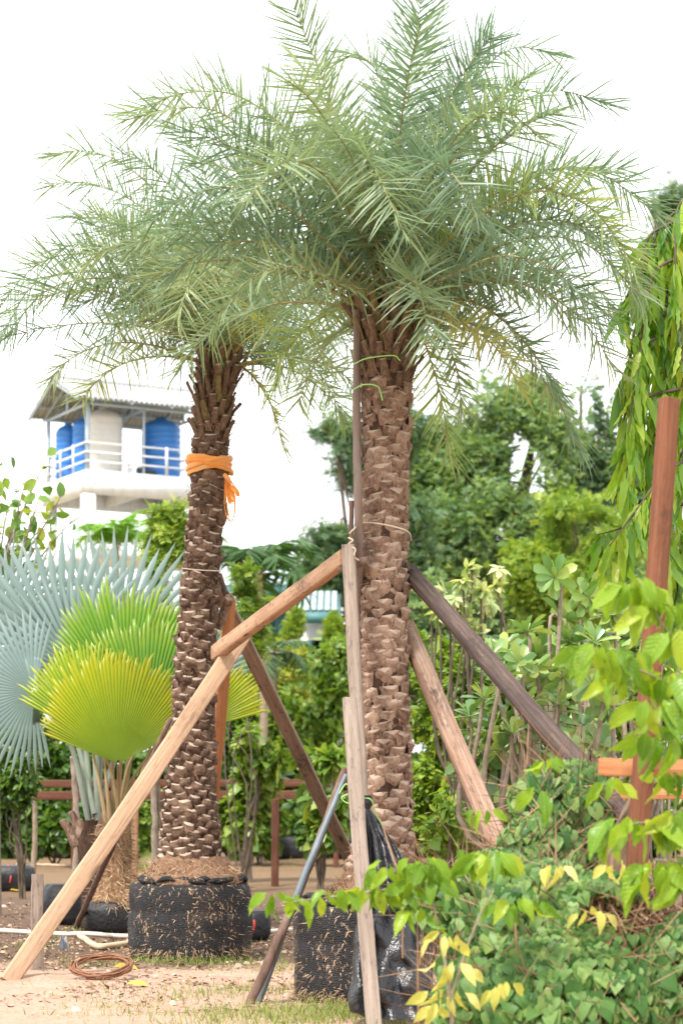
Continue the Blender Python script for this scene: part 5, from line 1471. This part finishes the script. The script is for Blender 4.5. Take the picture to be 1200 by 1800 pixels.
# right-hand shrubs
RG = 'shrubs behind the beams on the right'
bush('leafy_shrub', 'bright green shrub beside the right palm trunk, below the brown beam', 'shrub', 765, 1120, 1470, 130, 24, 8200, .085, M_g_lime, RG, nl=10, gap=.5, stem=8, sr=.015)
bush('leafy_shrub', 'mid-green shrub between the two leaning beams', 'shrub', 850, 1160, 1460, 150, 23, 8600, .09, M_g_mid, RG, nl=10, gap=.6, stem=9, sr=.018)
bush('leafy_shrub', 'pale-leaved shrub below the charred beam, behind the vine', 'shrub', 940, 1190, 1440, 160, 21, 6500, .09, M_g_lime, RG, nl=9, gap=.7, stem=12, sr=.02)
bush('leafy_shrub', 'shrub with many grey stems left of the orange post', 'shrub', 1040, 1200, 1330, 140, 20, 2600, .085, M_g_mid, RG, nl=8, gap=.7, stem=16, sr=.024, smat=M_greybark)
bush('leafy_shrub', 'shrub behind the orange post at the right edge', 'shrub', 1160, 1120, 1400, 130, 21, 3800, .09, M_g_lime, RG, nl=9, gap=.6, stem=9, sr=.02, smat=M_greybark)
bush('small_tree', 'small dark-stemmed bush in front of the orange rail, right of the right palm', 'shrub', 790, 1330, 1500, 110, 21, 420, .085, M_g_lime, RG, nl=6, gap=.8, stem=9, sr=.018, tmpl=WIDE)

# ------------------------------------------------------------------ plants whose leaves stand out one by one
def leaf_parts(parent, mesh, pos, R, s, limit, mats, tmpl, sc, name='leaf', prefer=None, massname='leaf_mass'):
    """the leaves that show largest as parts, the rest as one stuff part"""
    N = len(pos)
    key = prefer if prefer is not None else pos[:, 1]
    px = 600 + pos[:, 0] / pos[:, 1] * F; py = HZ - (pos[:, 2] - CH) / pos[:, 1] * F
    outside = (px < -10) | (px > 1210) | (py > 1810) | (py < -10)
    order = np.argsort(key + outside * 1e3)
    for i in order[:limit]:
        put(name, mesh[int(rng.integers(len(mesh)))] if isinstance(mesh, list) else mesh, R[i], pos[i], parent, float(s[i]))
    rest = order[limit:]
    if len(rest):
        mb = MB(); bake(mb, tmpl, R[rest], pos[rest], s[rest][:, None] * np.asarray(sc))
        tag(mb.build(massname, mats, parent), kind='stuff')

# small round-leaved tree, left edge
M_tleaf = LM('round_tree_leaf', (0.06, 0.15, 0.03), (0.12, 0.24, 0.04), (0.20, 0.34, 0.06), (0.32, 0.42, 0.08), (0.50, 0.46, 0.07), rough=.35, spec=.6)
st = empty('small_tree', P(5, 1400, 23) * (1, 1, 0), 'small open tree with round wavy leaves at the left edge below the water tower', 'tree')
tips = [(-20, 800), (20, 800), (48, 835), (78, 848), (100, 890), (135, 905), (60, 900), (15, 880), (-10, 930), (80, 930), (35, 950), (110, 868), (85, 800), (0, 850), (40, 870)]
mb = MB(); pos = []; dr = []
for i, (a, b) in enumerate(tips):
    e = P(a, b, 23 + rng.normal(0, .25))
    kn = P(-6 + i % 3, 1120 - 8 * i, 23); c = bez([kn, kn + (e - kn) * .5 + (rng.normal(0, .06), 0, .05), e], 40); tube(mb, c, np.linspace(.018, .004, 40), 6)
    for k in range(10):
        q = c[int(39 - k * 2.4)]; pos.append(q + rng.normal(0, .03, 3)); dr.append(randdir(1)[0] * 1.0 + np.array((0, 0, -.25)))
tube(mb, [P(-4, 1560, 23) * (1, 1, 0), P(-8, 1300, 23), P(-5, 1120, 23), P(-5, 980, 23)], [.05, .045, .035, .02], 8)
mb.build('trunk', M_greybark, st, smooth=True)
pos = np.array(pos); dr = np.array(dr)
leaf_parts(st, WIDE.mesh('leaf', M_tleaf), pos, frames(dr, rng.normal(0, .5, (len(pos), 3)) + (0, -.4, .7)), rng.uniform(.12, .20, len(pos)), 160, M_tleaf, WIDE, (1, 1, 1))

# fan palms
def fan(parent, hub, d, n, R_, half, nseg, mat, split=.8, cup=.25, name='fan_leaf', pleat=.03, jag=.04, width=1.0, droopy=0.0):
    """pleated fan leaf: d points along the middle segment, n is the face normal"""
    Rm = frames(np.array([d]), np.array([n]))[0]
    V = []; rv = []; F3 = []
    rs = [.03, .3, split * .85, split, split + (1 - split) * .55, 1.0]
    for i in range(nseg):
        a0 = -half + 2 * half * i / nseg; a1 = -half + 2 * half * (i + 1) / nseg; am = (a0 + a1) / 2
        prof = ((0.80 + .20 * math.cos(am * .9)) if half > 1.4 else (.60 + .40 * math.cos(am * 1.12))) * (1 + rng.normal(0, jag))
        b = len(V)
        for j, r in enumerate(rs[:-1]):
            rr = r * R_ * (prof if j > 1 else 1) * (1.0 if j < 3 else 1)
            z = -cup * R_ * (r ** 2) * (1 - .6 * abs(math.cos(am)) * 0) 
            for q, (a, zz) in enumerate(((a0, 0), (am, pleat * r * R_), (a1, 0))):
                aa = am + (a - am) * (1.0 if j < 3 else (width if j == 3 else .66 * width))
                V.append((rr * math.sin(aa), rr * math.cos(aa), z + zz - droopy * R_ * r ** 3)); rv.append(min(1, max(0, r * .92 - .10 + (.16 if q == 1 else 0) + .10 * nz((i * .21, hub[0], 0)) + .04 * rng.random())))
        rr = R_ * prof * (1 if rng.random() > .07 else rng.uniform(.86, .95))
        V.append((rr * math.sin(am + rng.normal(0, .006)), rr * math.cos(am), -cup * R_ * 1.08 - droopy * R_ * 1.15 + rng.normal(0, .03) * R_)); rv.append(1.0)
        for j in range(4):
            for q in (0, 1):
                o_ = b + j * 3 + q; F3 += [(o_, o_ + 1, o_ + 4), (o_, o_ + 4, o_ + 3)]
        o_ = b + 12; F3 += [(o_, o_ + 1, b + 15), (o_ + 1, o_ + 2, b + 15)]
    V = np.array(V) @ Rm.T
    mb = MB(); mb.add(V + np.asarray(hub), F3, 0, np.array(rv))
    return mb.build(name, mat, parent, origin=hub)
def petiole(parent, a, b, r, mat, bend=.1):
    a = np.asarray(a); b = np.asarray(b)
    mb = MB(); m_ = (a + b) / 2 + np.array((0, 0, 1)) * bend * np.linalg.norm(b - a) + (b - a) * np.array((-.15, -.15, 0))
    tube(mb, bez([a, m_, b], 14), np.linspace(r, r * .5, 14), 7); return mb.build('petiole', mat, parent, smooth=True)

def fanmat(name, cols, **k): return leafmat(name, cols, per_vertex=True, **k)
M_fany = fanmat('yellow_fan_blade', [(0.16, 0.24, 0.03), (0.22, 0.33, 0.015), (0.36, 0.43, 0.012), (0.60, 0.50, 0.01)], rough=.35, transl=.45, spec=.5)
M_fanm = fanmat('lime_fan_blade', [(0.12, 0.22, 0.03), (0.16, 0.30, 0.02), (0.30, 0.42, 0.02), (0.50, 0.50, 0.03)], rough=.35, transl=.4, spec=.5)
M_fang = fanmat('green_fan_blade', [(0.06, 0.16, 0.02), (0.08, 0.22, 0.02), (0.16, 0.34, 0.025), (0.42, 0.46, 0.05)], rough=.32, transl=.4, spec=.6)
M_fanb = fanmat('silver_fan_blade', [(0.12, 0.19, 0.18), (0.15, 0.22, 0.215), (0.185, 0.26, 0.255), (0.20, 0.26, 0.22)], rough=.5, transl=.22, spec=.45)
M_pet = solid('fan_petiole', [(0.26, 0.20, 0.08), (0.36, 0.26, 0.14), (0.42, 0.28, 0.16)], 5, .6)
M_petb = solid('silver_petiole', [(0.18, 0.22, 0.18), (0.27, 0.31, 0.26), (0.33, 0.36, 0.3)], 5, .6)
M_fibre = solid('palm_fibre', [(0.14, 0.06, 0.03), (0.34, 0.20, 0.11), (0.50, 0.34, 0.19)], 22, .95, bump=1.0, stretch=(1, 1, .5))
DFN = 20.2
fp = empty('fan_palm', P(203, 1640, DFN) * (1, 1, 0), 'fan palm with round pleated yellow and green leaves, left of the left date palm', 'fan palm')
crown = P(204, 1452, DFN)
def addfan(tree_, cr, hx, hy, tx, ty, dd, mat, pm, half=78, nseg=56, face=(0, -1, .25), dt=0.0, **k):
    hub = P(hx, hy, DFN + dd); tip = P(tx, ty, DFN + dd + dt)
    d = tip - hub
    o_ = fan(tree_, hub, d, face, np.linalg.norm(d), math.radians(half), nseg, mat, **k)
    petiole(tree_, cr + rng.normal(0, .02, 3), hub, .02, pm)
    return o_
addfan(fp, crown, 208, 1342, 198, 1140, -.75, M_fany, M_pet, 66, 58, (0, -1, .35), split=.86, cup=.10)
addfan(fp, crown, 225, 1240, 228, 1020, .25, M_fang, M_pet, 70, 56, (0, -1, .3), split=.82, cup=.12)
addfan(fp, crown, 255, 1290, 268, 1078, -.2, M_fang, M_pet, 62, 50, (.15, -1, .3), split=.84, cup=.12)
addfan(fp, crown, 170, 1300, 108, 1130, -.25, M_fanm, M_pet, 44, 36, (-.2, -1, .3), split=.82, cup=.12)
addfan(fp, crown, 338, 1285, 430, 1172, .6, M_fany, M_pet, 36, 26, (.1, -1, .2), split=.82, cup=.1)
addfan(fp, crown, 262, 1235, 330, 1075, .9, M_fang, M_pet, 55, 40, (.2, -1, .1), split=.82, cup=.12)
for k in range(7):
    a = rng.uniform(-1, 1); b = rng.uniform(0, 1)
    mb = MB(); q = crown + (a * .12, -.1 + b * .2, -.15)
    tube(mb, bez([q, q + (a * .1, 0, .35), q + (a * .35 + .03, 0, .8 + .3 * b)], 10), np.linspace(.035, .012, 10), 6)
    mb.build('petiole', M_pet, fp, smooth=True)
mb = MB(); cF = P(203, 1640, DFN)
zf = [.0, .30, .45, .6, .8, 1.0, 1.15]; rf_ = [.24, .20, .17, .15, .14, .13, .07]
lathe(mb, (cF[0], DFN, .0), [(r, z + (1.1 - .15) * 0) for r, z in zip([.20, .22, .2, .165, .145, .14, .13, .06], [.22, .30, .40, .5, .7, .85, 1.0, 1.12])], 24, wob=.25, seed=3)
tr_ = mb.build('trunk', M_fibre, fp, smooth=True)
mb = MB(); m = 1500; a = rng.uniform(0, 2 * PI, m); z = rng.uniform(.25, 1.1, m) ; r = np.interp(z, [.25, .4, .6, 1.1], [.24, .21, .165, .12])
L = np.stack([cF[0] + r * np.cos(a), DFN + r * np.sin(a), z], 1); out = np.stack([np.cos(a), np.sin(a), np.zeros(m)], 1)
bake(mb, NEEDLE, frames(out * .5 + rng.normal(0, .5, (m, 3)) + (0, 0, -.3), out), L, np.stack([np.full(m, .007), rng.uniform(.05, .16, m), np.full(m, .08)], 1))
tag(mb.build('fibre', M_straw, tr_), kind='stuff')

bp = empty('silver_fan_palm', P(160, 1600, 20.8) * (1, 1, 0), 'silvery blue-grey fan palm with stiff split leaves at the left edge', 'fan palm')
cb = P(165, 1440, 20.8)
def addb(hx, hy, tx, ty, dd, half, nseg, face, **k):
    hub = P(hx, hy, 20.9 + dd); tip = P(tx, ty, 20.9 + dd)
    k.setdefault('split', .42); k.setdefault('jag', .025); k.setdefault('cup', .10); k.setdefault('pleat', .018)
    fan(bp, hub, tip - hub, face, np.linalg.norm(tip - hub), math.radians(half), nseg, M_fanb, width=1.0, **k)
    petiole(bp, cb + rng.normal(0, .03, 3), hub, .035, M_petb)
addb(112, 1165, 95, 925, .3, 100, 34, (.1, -1, .2))
addb(60, 1215, -120, 1215, -.4, 105, 38, (.25, -1, .1))
addb(205, 1150, 232, 925, .9, 85, 30, (0, -1, .2))
addb(20, 1130, -20, 940, .8, 90, 36, (0, -1, .2))
addb(150, 1200, 60, 1010, .1, 60, 26, (-.2, -1, .4))
addb(345, 1210, 420, 1110, 1.4, 35, 14, (0, -1, .2))
for k in range(8):
    a = -1 + 2 * k / 7
    mb = MB(); q = cb + np.array((a * .16, rng.normal(0, .08), -.28 + .1 * rng.random()))
    tube(mb, bez([q, q + (a * .08, 0, .14), q + (a * .16, -.02, .26)], 8), [.06, .07, .06, .05, .045, .04, .04, .035], 8)
    mb.build('leaf_sheath', M_reddk, bp, smooth=True)
mb = MB(); lathe(mb, (cb[0], 20.8, 0), [(.13, -.02), (.12, .3), (.15, .6), (.16, .9), (.09, 1.1)], 18, wob=.3, seed=8); mb.build('trunk', M_core, bp, smooth=True)

# frangipani rosettes on bare stems
M_fra = LM('frangipani_leaf', (0.10, 0.22, 0.07), (0.16, 0.30, 0.09), (0.24, 0.38, 0.11), (0.33, 0.44, 0.13), (0.50, 0.54, 0.16), rough=.3, spec=.7, transl=.3)
fr_mesh = OBOV.mesh('leaf', M_fra)
def rosette(parent, c, up, k, s, pos, R, S, hang=False):
    up = nrm(up); x = nrm(np.cross(up, (0.3, 1, 0.1))); y = np.cross(up, x)
    for i in range(k):
        a = i * 2.4; e = math.radians((62 - 75 * i / k) if not hang else (10 - 80 * i / k))
        o_ = x * math.cos(a) + y * math.sin(a)
        d = o_ * math.cos(e) + up * math.sin(e)
        pos.append(c); R.append(frames(d[None], (up + .1 * rng.normal(size=3))[None])[0]); S.append(s * rng.uniform(.75, 1.1))
def frangipani(name, label, base, tips, D, s, k=12, mesh=fr_mesh, mat=M_fra, cat='frangipani', group=None, smat=M_greybark, tm=OBOV, r0=.035, hang=False):
    up0 = tips
    t = empty(name, base * (1, 1, 0), label, cat, group)
    mb = MB(); pos = []; R = []; S = []
    for (a, b, dz) in tips:
        e = P(a, b, D + dz); f0 = base + (e - base) * .25 + (0, 0, .05)
        f1 = base + (e - base) * .55; f1[0] += .35 * (e[0] - base[0]) + rng.normal(0, .12); f0[0] += rng.normal(0, .05)
        c = bez([base, f0, f1, e - (0, 0, .12) + rng.normal(0, .05, 3), e], 16); tube(mb, c, np.linspace(r0, .011, 16), 7)
        up = nrm(e - c[12]) + np.array((0, -.25, .35))
        rosette(t, e, up, k, s, pos, R, S, hang)
        if rng.random() < .6: rosette(t, c[12], up, k // 2, s * .9, pos, R, S, hang)
    mb.build('stem', smat, t, smooth=True)
    leaf_parts(t, mesh, np.array(pos), np.array(R), np.array(S), 290, mat, tm, (1, 1, 1))
FG = 'frangipani plants behind the charred beam'
frangipani('frangipani', 'tall frangipani with a big leaf rosette standing above the charred beam', P(1010, 1560, 17.5) * (1, 1, 0), [(974, 1015, 0), (925, 1112, -.3), (1035, 1050, .3), (1000, 1130, .2), (960, 1190, -.4), (1045, 1130, .1), (1075, 1080, .2), (890, 1150, .2), (940, 1150, .5), (985, 1085, .4), (1015, 1175, -.3)], 17.5, .215, 15, group=FG)
frangipani('frangipani', 'lower frangipani with bright leaves between the beams and the orange post', P(980, 1560, 16.5) * (1, 1, 0), [(880, 1190, 0), (850, 1230, .2), (930, 1235, -.2), (990, 1190, .3), (950, 1290, -.2), (1040, 1200, 0), (900, 1290, .1), (1020, 1280, .2), (1070, 1240, 0), (980, 1240, .3), (865, 1150, .3), (910, 1165, .2), (825, 1260, .3), (1000, 1320, -.3), (1050, 1310, .1), (935, 1180, .4), (880, 1320, .2)], 16.5, .19, 11, group=FG)
frangipani('frangipani', 'frangipani partly hidden by the yellow-green branch at the right edge', P(1120, 1560, 18.5) * (1, 1, 0), [(1080, 1150, 0), (1130, 1120, 0), (1170, 1170, 0), (1110, 1210, .2), (1190, 1100, .2), (1060, 1190, -.2), (1150, 1240, 0)], 18.5, .2, 11, group=FG)
M_pl = OVAL.mesh('leaf', M_g_pale)
frangipani('variegated_plant', 'plant with drooping cream-yellow leaf clusters above the charred beam', P(850, 1540, 22) * (1, 1, 0), [(822, 1000, 0), (878, 1000, .2), (800, 1050, -.2), (845, 1040, 0), (780, 1040, .1), (862, 1060, .1), (770, 1075, 0), (815, 1090, -.1), (835, 1110, 0), (760, 1055, .1), (838, 1015, .1), (812, 1020, -.2), (868, 1030, .2), (790, 1075, .2)], 22, .16, 16, mesh=M_pl, mat=M_g_pale, cat='shrub', tm=OVAL, r0=.016, hang=True, smat=M_stemd)

bush('leafy_shrub', 'frangipani-leaved low shrub filling the space under the charred beam', 'shrub', 900, 1140, 1400, 190, 18.5, 2300, .13, M_fra, RG, tmpl=OBOV, nl=10, gap=.5, stem=9, sr=.016, smat=M_greybark)
bush('leafy_shrub', 'low broad-leaved shrub left of the orange post', 'shrub', 1050, 1110, 1390, 170, 19, 2200, .13, M_fra, RG, tmpl=OBOV, nl=10, gap=.5, stem=9, sr=.016, smat=M_greybark)

# weeping tree at the right edge
M_weep = LM('weeping_leaf', (0.08, 0.22, 0.022), (0.14, 0.32, 0.028), (0.22, 0.42, 0.033), (0.34, 0.50, 0.045), (0.48, 0.56, 0.06), rough=.33, spec=.6, transl=.42)
wp = empty('weeping_tree', P(1225, 1600, 14.5) * (1, 1, 0), 'weeping tree with long wavy hanging leaves down the right edge', 'tree')
mb = MB(); pos = []; dr = []
tube(mb, [P(1232, 1760, 14.5) * (1, 1, 0), P(1236, 1100, 14.5), P(1230, 330, 14.5)], [.09, .075, .03], 9)
strands = [(1165, 400, 1100, 660), (1180, 380, 1150, 600), (1200, 360, 1195, 640), (1150, 430, 1085, 560), (1175, 520, 1120, 800), (1200, 540, 1160, 820), (1145, 560, 1082, 700), (1215, 600, 1180, 900), (1190, 660, 1140, 960), (1170, 700, 1095, 880),
           (1200, 800, 1150, 1060), (1180, 820, 1070, 960), (1160, 860, 1060, 1010), (1215, 900, 1185, 1120), (1190, 430, 1170, 760), (1120, 700, 1090, 850), (1205, 440, 1210, 800), (1140, 900, 1050, 940), (1155, 400, 1120, 520), (1160, 470, 1105, 760), (1140, 600, 1100, 840), (1195, 500, 1150, 740), (1180, 600, 1130, 900), (1205, 700, 1165, 980)]
for i, (xa, ya, xb, yb) in enumerate(strands):
    dz = rng.normal(0, .28); s0 = P(1232, ya - 25, 14.5); e = P(xb, yb, 14.4 + dz); m_ = P(xa - 10, ya + 10, 14.5 + dz * .6)
    c = bez([s0, m_, (m_ + e) / 2 + (-.02, 0, -.02), e], 26); tube(mb, c, np.linspace(.014, .004, 26), 5)
    n_ = 27
    for k in range(n_):
        q = c[int(3 + 22 * k / n_)]
        pos.append(q); dr.append(np.array((rng.normal(0, .24), rng.normal(-.05, .25), -1.0 + .25 * rng.random())))
mb.build('trunk', M_stemd, wp, smooth=True)
pos = np.array(pos); dr = np.array(dr); N = len(pos)
leaf_parts(wp, LONG.mesh('leaf', M_weep, sc=(1.05, 1, 1)), pos, frames(dr, rng.normal(0, .6, (N, 3)) + (0, -.8, .2)), rng.uniform(.22, .38, N), 295, M_weep, LONG, (1.05, 1, 1))

# ------------------------------------------------------------------ vine-covered mound at the lower right
M_heart = LM('heart_vine_leaf', (0.022, 0.085, 0.014), (0.045, 0.13, 0.022), (0.075, 0.18, 0.032), (0.13, 0.25, 0.06), (0.20, 0.32, 0.10), (0.25, 0.34, 0.06), rough=.5, spec=.35, transl=.3)
M_twig = solid('dry_tangle', [(0.10, 0.055, 0.03), (0.24, 0.14, 0.08), (0.38, 0.25, 0.15)], 20, .9, objrand=.8)
vine = empty('vine_bush', P(950, 1900, 9.9) * (1, 1, 0), 'big mound of heart-leaved vine over dry twigs in the lower right foreground', 'vine')
def vl(px, py, rx, ry, d, rd=None):
    k = d / F; return (np.array(((px - 600) * k, d, CH + (HZ - py) * k)), np.array((rx * k, (rd or rx * .6) * k, ry * k)))
VL = [vl(985, 1450, 85, 110, 10.1), vl(960, 1400, 55, 60, 10.0), vl(1010, 1380, 50, 45, 10.1), vl(945, 1500, 70, 70, 9.9), vl(880, 1570, 95, 80, 9.8), vl(790, 1585, 60, 55, 9.9), vl(735, 1560, 40, 32, 9.95),
      vl(960, 1620, 120, 110, 9.5), vl(850, 1700, 75, 110, 9.7), vl(1060, 1640, 100, 110, 9.3), vl(1000, 1760, 160, 130, 9.2), vl(1150, 1720, 100, 130, 9.3), vl(880, 1780, 120, 120, 9.5), vl(1150, 1600, 60, 60, 9.4)]
# twig tangle under the leaves
mb = MB()
p, d = cloud(2600, VL, shell=.1)
bake(mb, NEEDLE, frames(randdir(len(p)) + (0, 0, .2), randdir(len(p))), p, np.stack([rng.uniform(.004, .010, len(p)), rng.uniform(.15, .45, len(p)), np.full(len(p), .2)], 1))
for k in range(60):
    i = rng.integers(len(VL)); c, r = VL[i]; a = c + randdir(1)[0] * r * .9; b = c + randdir(1)[0] * r * .9
    tube(mb, bez([a * (1, 1, .6), (a + b) / 2, b], 8), .006, 4)
for k in range(12):
    c, r = VL[k]; tube(mb, bez([c * (1, 1, 0) + (rng.normal(0, .1), .1, 0), c * (1, 1, .5), c], 8), np.linspace(.012, .005, 8), 6)
tag(mb.build('twig_tangle', M_twig, vine), kind='stuff')
# inner dark dead leaves
mb = MB(); p, d = cloud(3800, [(c, r * .8) for c, r in VL], shell=.0)
bake(mb, CHEAP, frames(randdir(len(p)), randdir(len(p))), p, rng.uniform(.02, .045, len(p)))
tag(mb.build('dry_leaves', M_twig, vine), kind='stuff')
p, d = cloud(8800, VL, shell=.9, gap=.06, gs=2.6)
# keep leaves near the outside of the union of lobes
inside = np.zeros(len(p), int)
for c, r in VL: inside += ((((p - c) / (r * .86)) ** 2).sum(1) < 1)
front = (p[:, 1] < 10.3)
ok = (inside < 1) | (rng.random(len(p)) < .05)
p = p[ok]; d = d[ok]; N = len(p)
dirs = np.stack([rng.normal(0, .35, N), -.35 + rng.normal(0, .25, N), -np.ones(N) * .9], 1)
nn = d * .7 + np.stack([rng.normal(0, .3, N), -.7 + rng.normal(0, .3, N), .55 + rng.normal(0, .3, N)], 1)
R = frames(dirs, nn); s = np.clip(.060 * np.exp(rng.normal(0, .3, N)), .03, .098)
pr = -s * 6 + (p[:, 1] - 9.5) * 1.0 + np.array([sum(1 for c, r in VL if (((q - c) / r) ** 2).sum() < .8) for q in p]) * .5
leaf_parts(vine, [jitter(HEART, .035, q, 2.2).mesh('leaf', M_heart, True, (1, 1 + .12 * (q % 3 - 1), 1)) for q in range(6)], p, R, s, 300, M_heart, HEART, (1, 1, 1), prefer=pr)

# sapling branches with drooping yellow-green leaves
M_sap = LM('sapling_leaf', (0.09, 0.22, 0.015), (0.17, 0.33, 0.02), (0.28, 0.43, 0.025), (0.42, 0.50, 0.04), rough=.36, spec=.5, transl=.42, veins=.18)
M_sapy = LM('pale_sapling_leaf', (0.52, 0.52, 0.10), (0.66, 0.62, 0.16), (0.74, 0.70, 0.32), rough=.45, transl=.4, veins=.25)
SAPL = leaf_t([(0, 0), (.08, .08), (.2, .17), (.36, .215), (.54, .215), (.72, .165), (.87, .085), (1, 0)], .55, .42, .02)
SAPV = [jitter(T(SAPL.v * (1, 1, zz_), SAPL.f, SAPL.m), .014, 50 + q, 2.0) for q, zz_ in enumerate((1, 1.5, .5, 1.9, 1.1, .8))]
sm_g = [t.mesh('leaf', M_sap, True) for t in SAPV]; sm_y = [t.mesh('leaf', M_sapy, True) for t in SAPV]
def leafy_branch(parent, ctrl, groups, r=.007, mat=M_greybark):
    mb = MB(); c = bez(ctrl, 30); tube(mb, c, np.linspace(r, r * .4, 30), 6); mb.build('branch', mat, parent, smooth=True)
    for (px, py, D, n, s, spread, yellow) in groups:
        n = n if n < 3 else int(n * 1.35)
        for k in range(n):
            u_ = (k + .5) / n - .5
            q = P(px + u_ * spread, py + rng.normal(0, 5) + abs(u_) * spread * .12, D + rng.normal(0, .04))
            d = np.array((u_ * 1.5 + rng.normal(0, .22), rng.normal(-.1, .35), -1.0 + .35 * rng.random() + abs(u_) * .5))
            nn = np.array((rng.normal(0, .95), -1 + rng.normal(0, .4), .6))
            put('leaf', (sm_y if yellow else sm_g)[int(rng.integers(6))], frames(d[None], nn[None])[0], q, parent, s * (.88 if yellow else .98) * rng.uniform(.75, 1.15))
sapR = empty('sapling', ((1260 - 600) / F * 8.2, 8.2, 0), 'near sapling whose drooping yellow-green leafy branches reach in from the right edge', 'sapling')
DS = 8.2
mb = MB(); tube(mb, [np.array(((1262 - 600) / F * DS, DS, -.02)), P(1258, 1500, DS), P(1250, 1250, DS), P(1235, 1020, DS)], [.02, .018, .014, .008], 8); mb.build('stem', M_greybark, sapR, smooth=True)
leafy_branch(sapR, [P(1255, 1180, DS), P(1180, 1120, DS), P(1120, 1020, DS)], [(1120, 1020, DS, 7, .17, 60, 0), (1160, 1060, DS, 6, .17, 60, 0), (1190, 1110, DS, 6, .17, 50, 0)])
leafy_branch(sapR, [P(1255, 1240, DS), P(1150, 1190, DS - .1), P(1040, 1140, DS - .2)], [(1050, 1135, DS - .2, 7, .15, 70, 0), (1100, 1150, DS - .15, 6, .14, 60, 0), (1155, 1230, DS - .1, 7, .16, 90, 0), (1190, 1180, DS - .1, 6, .16, 60, 0), (1140, 1290, DS, 5, .14, 60, 0), (1190, 1300, DS, 6, .16, 60, 0), (1090, 1195, DS - .1, 4, .12, 50, 0)])
leafy_branch(sapR, [P(1258, 1360, DS), P(1215, 1410, DS), P(1160, 1440, DS), P(1085, 1450, DS)], [(1110, 1440, DS, 9, .17, 100, 0), (1175, 1355, DS + .05, 6, .14, 60, 0), (1195, 1430, DS, 4, .16, 40, 0)])
leafy_branch(sapR, [P(1258, 1560, DS), P(1200, 1520, DS), P(1150, 1510, DS)], [(1160, 1515, DS, 8, .16, 80, 0), (1200, 1540, DS, 5, .16, 40, 0)])
sapM = empty('sapling', P(800, 1990, 8.8) * (1, 1, 0), 'sapling rising through the vine with arched twigs of bright leaves left of the mound', 'sapling')
DM = 8.9
leafy_branch(sapM, [np.array(((800 - 600) / F * 8.8, 8.8, 0.0)), P(790, 1760, DM), P(770, 1630, DM), P(740, 1560, DM), P(640, 1570, DM), P(540, 1582, DM), P(492, 1588, DM)],
             [(492, 1572, DM, 7, .12, 70, 0), (563, 1575, DM, 1, .11, 10, 0), (590, 1565, DM, 4, .11, 50, 0), (650, 1560, DM, 6, .12, 60, 0), (700, 1520, DM, 8, .12, 90, 0), (745, 1510, DM, 6, .12, 60, 0), (690, 1560, DM, 6, .12, 80, 0), (745, 1540, DM, 6, .13, 70, 0), (740, 1600, DM, 4, .12, 60, 0)], r=.008)
leafy_branch(sapM, [P(790, 1760, DM), P(830, 1640, DM), P(870, 1550, DM)], [(860, 1500, DM, 8, .14, 60, 0), (840, 1495, DM, 3, .13, 60, 0), (915, 1580, DM, 8, .13, 80, 0), (975, 1520, DM, 4, .09, 40, 1)])
leafy_branch(sapM, [P(800, 1850, DM), P(790, 1740, DM - .1), P(780, 1680, DM - .1)], [(785, 1645, DM - .1, 5, .10, 60, 1), (795, 1695, DM - .1, 4, .12, 80, 1), (785, 1740, DM - .1, 5, .12, 80, 1), (880, 1730, DM - .1, 4, .10, 50, 1), (770, 1760, DM, 3, .10, 40, 1)])
leafy_branch(sapM, [P(1000, 1700, 9.8), P(985, 1450, 10.1), P(960, 1340, 9.7)], [(960, 1335, 9.35, 4, .09, 40, 0), (945, 1385, 9.2, 2, .14, 30, 0), (850, 1425, 9.4, 3, .10, 40, 0), (1075, 1365, 9.2, 4, .11, 40, 0), (1090, 1520, 9.0, 4, .11, 60, 1), (1040, 1600, 9.0, 4, .1, 60, 1)])
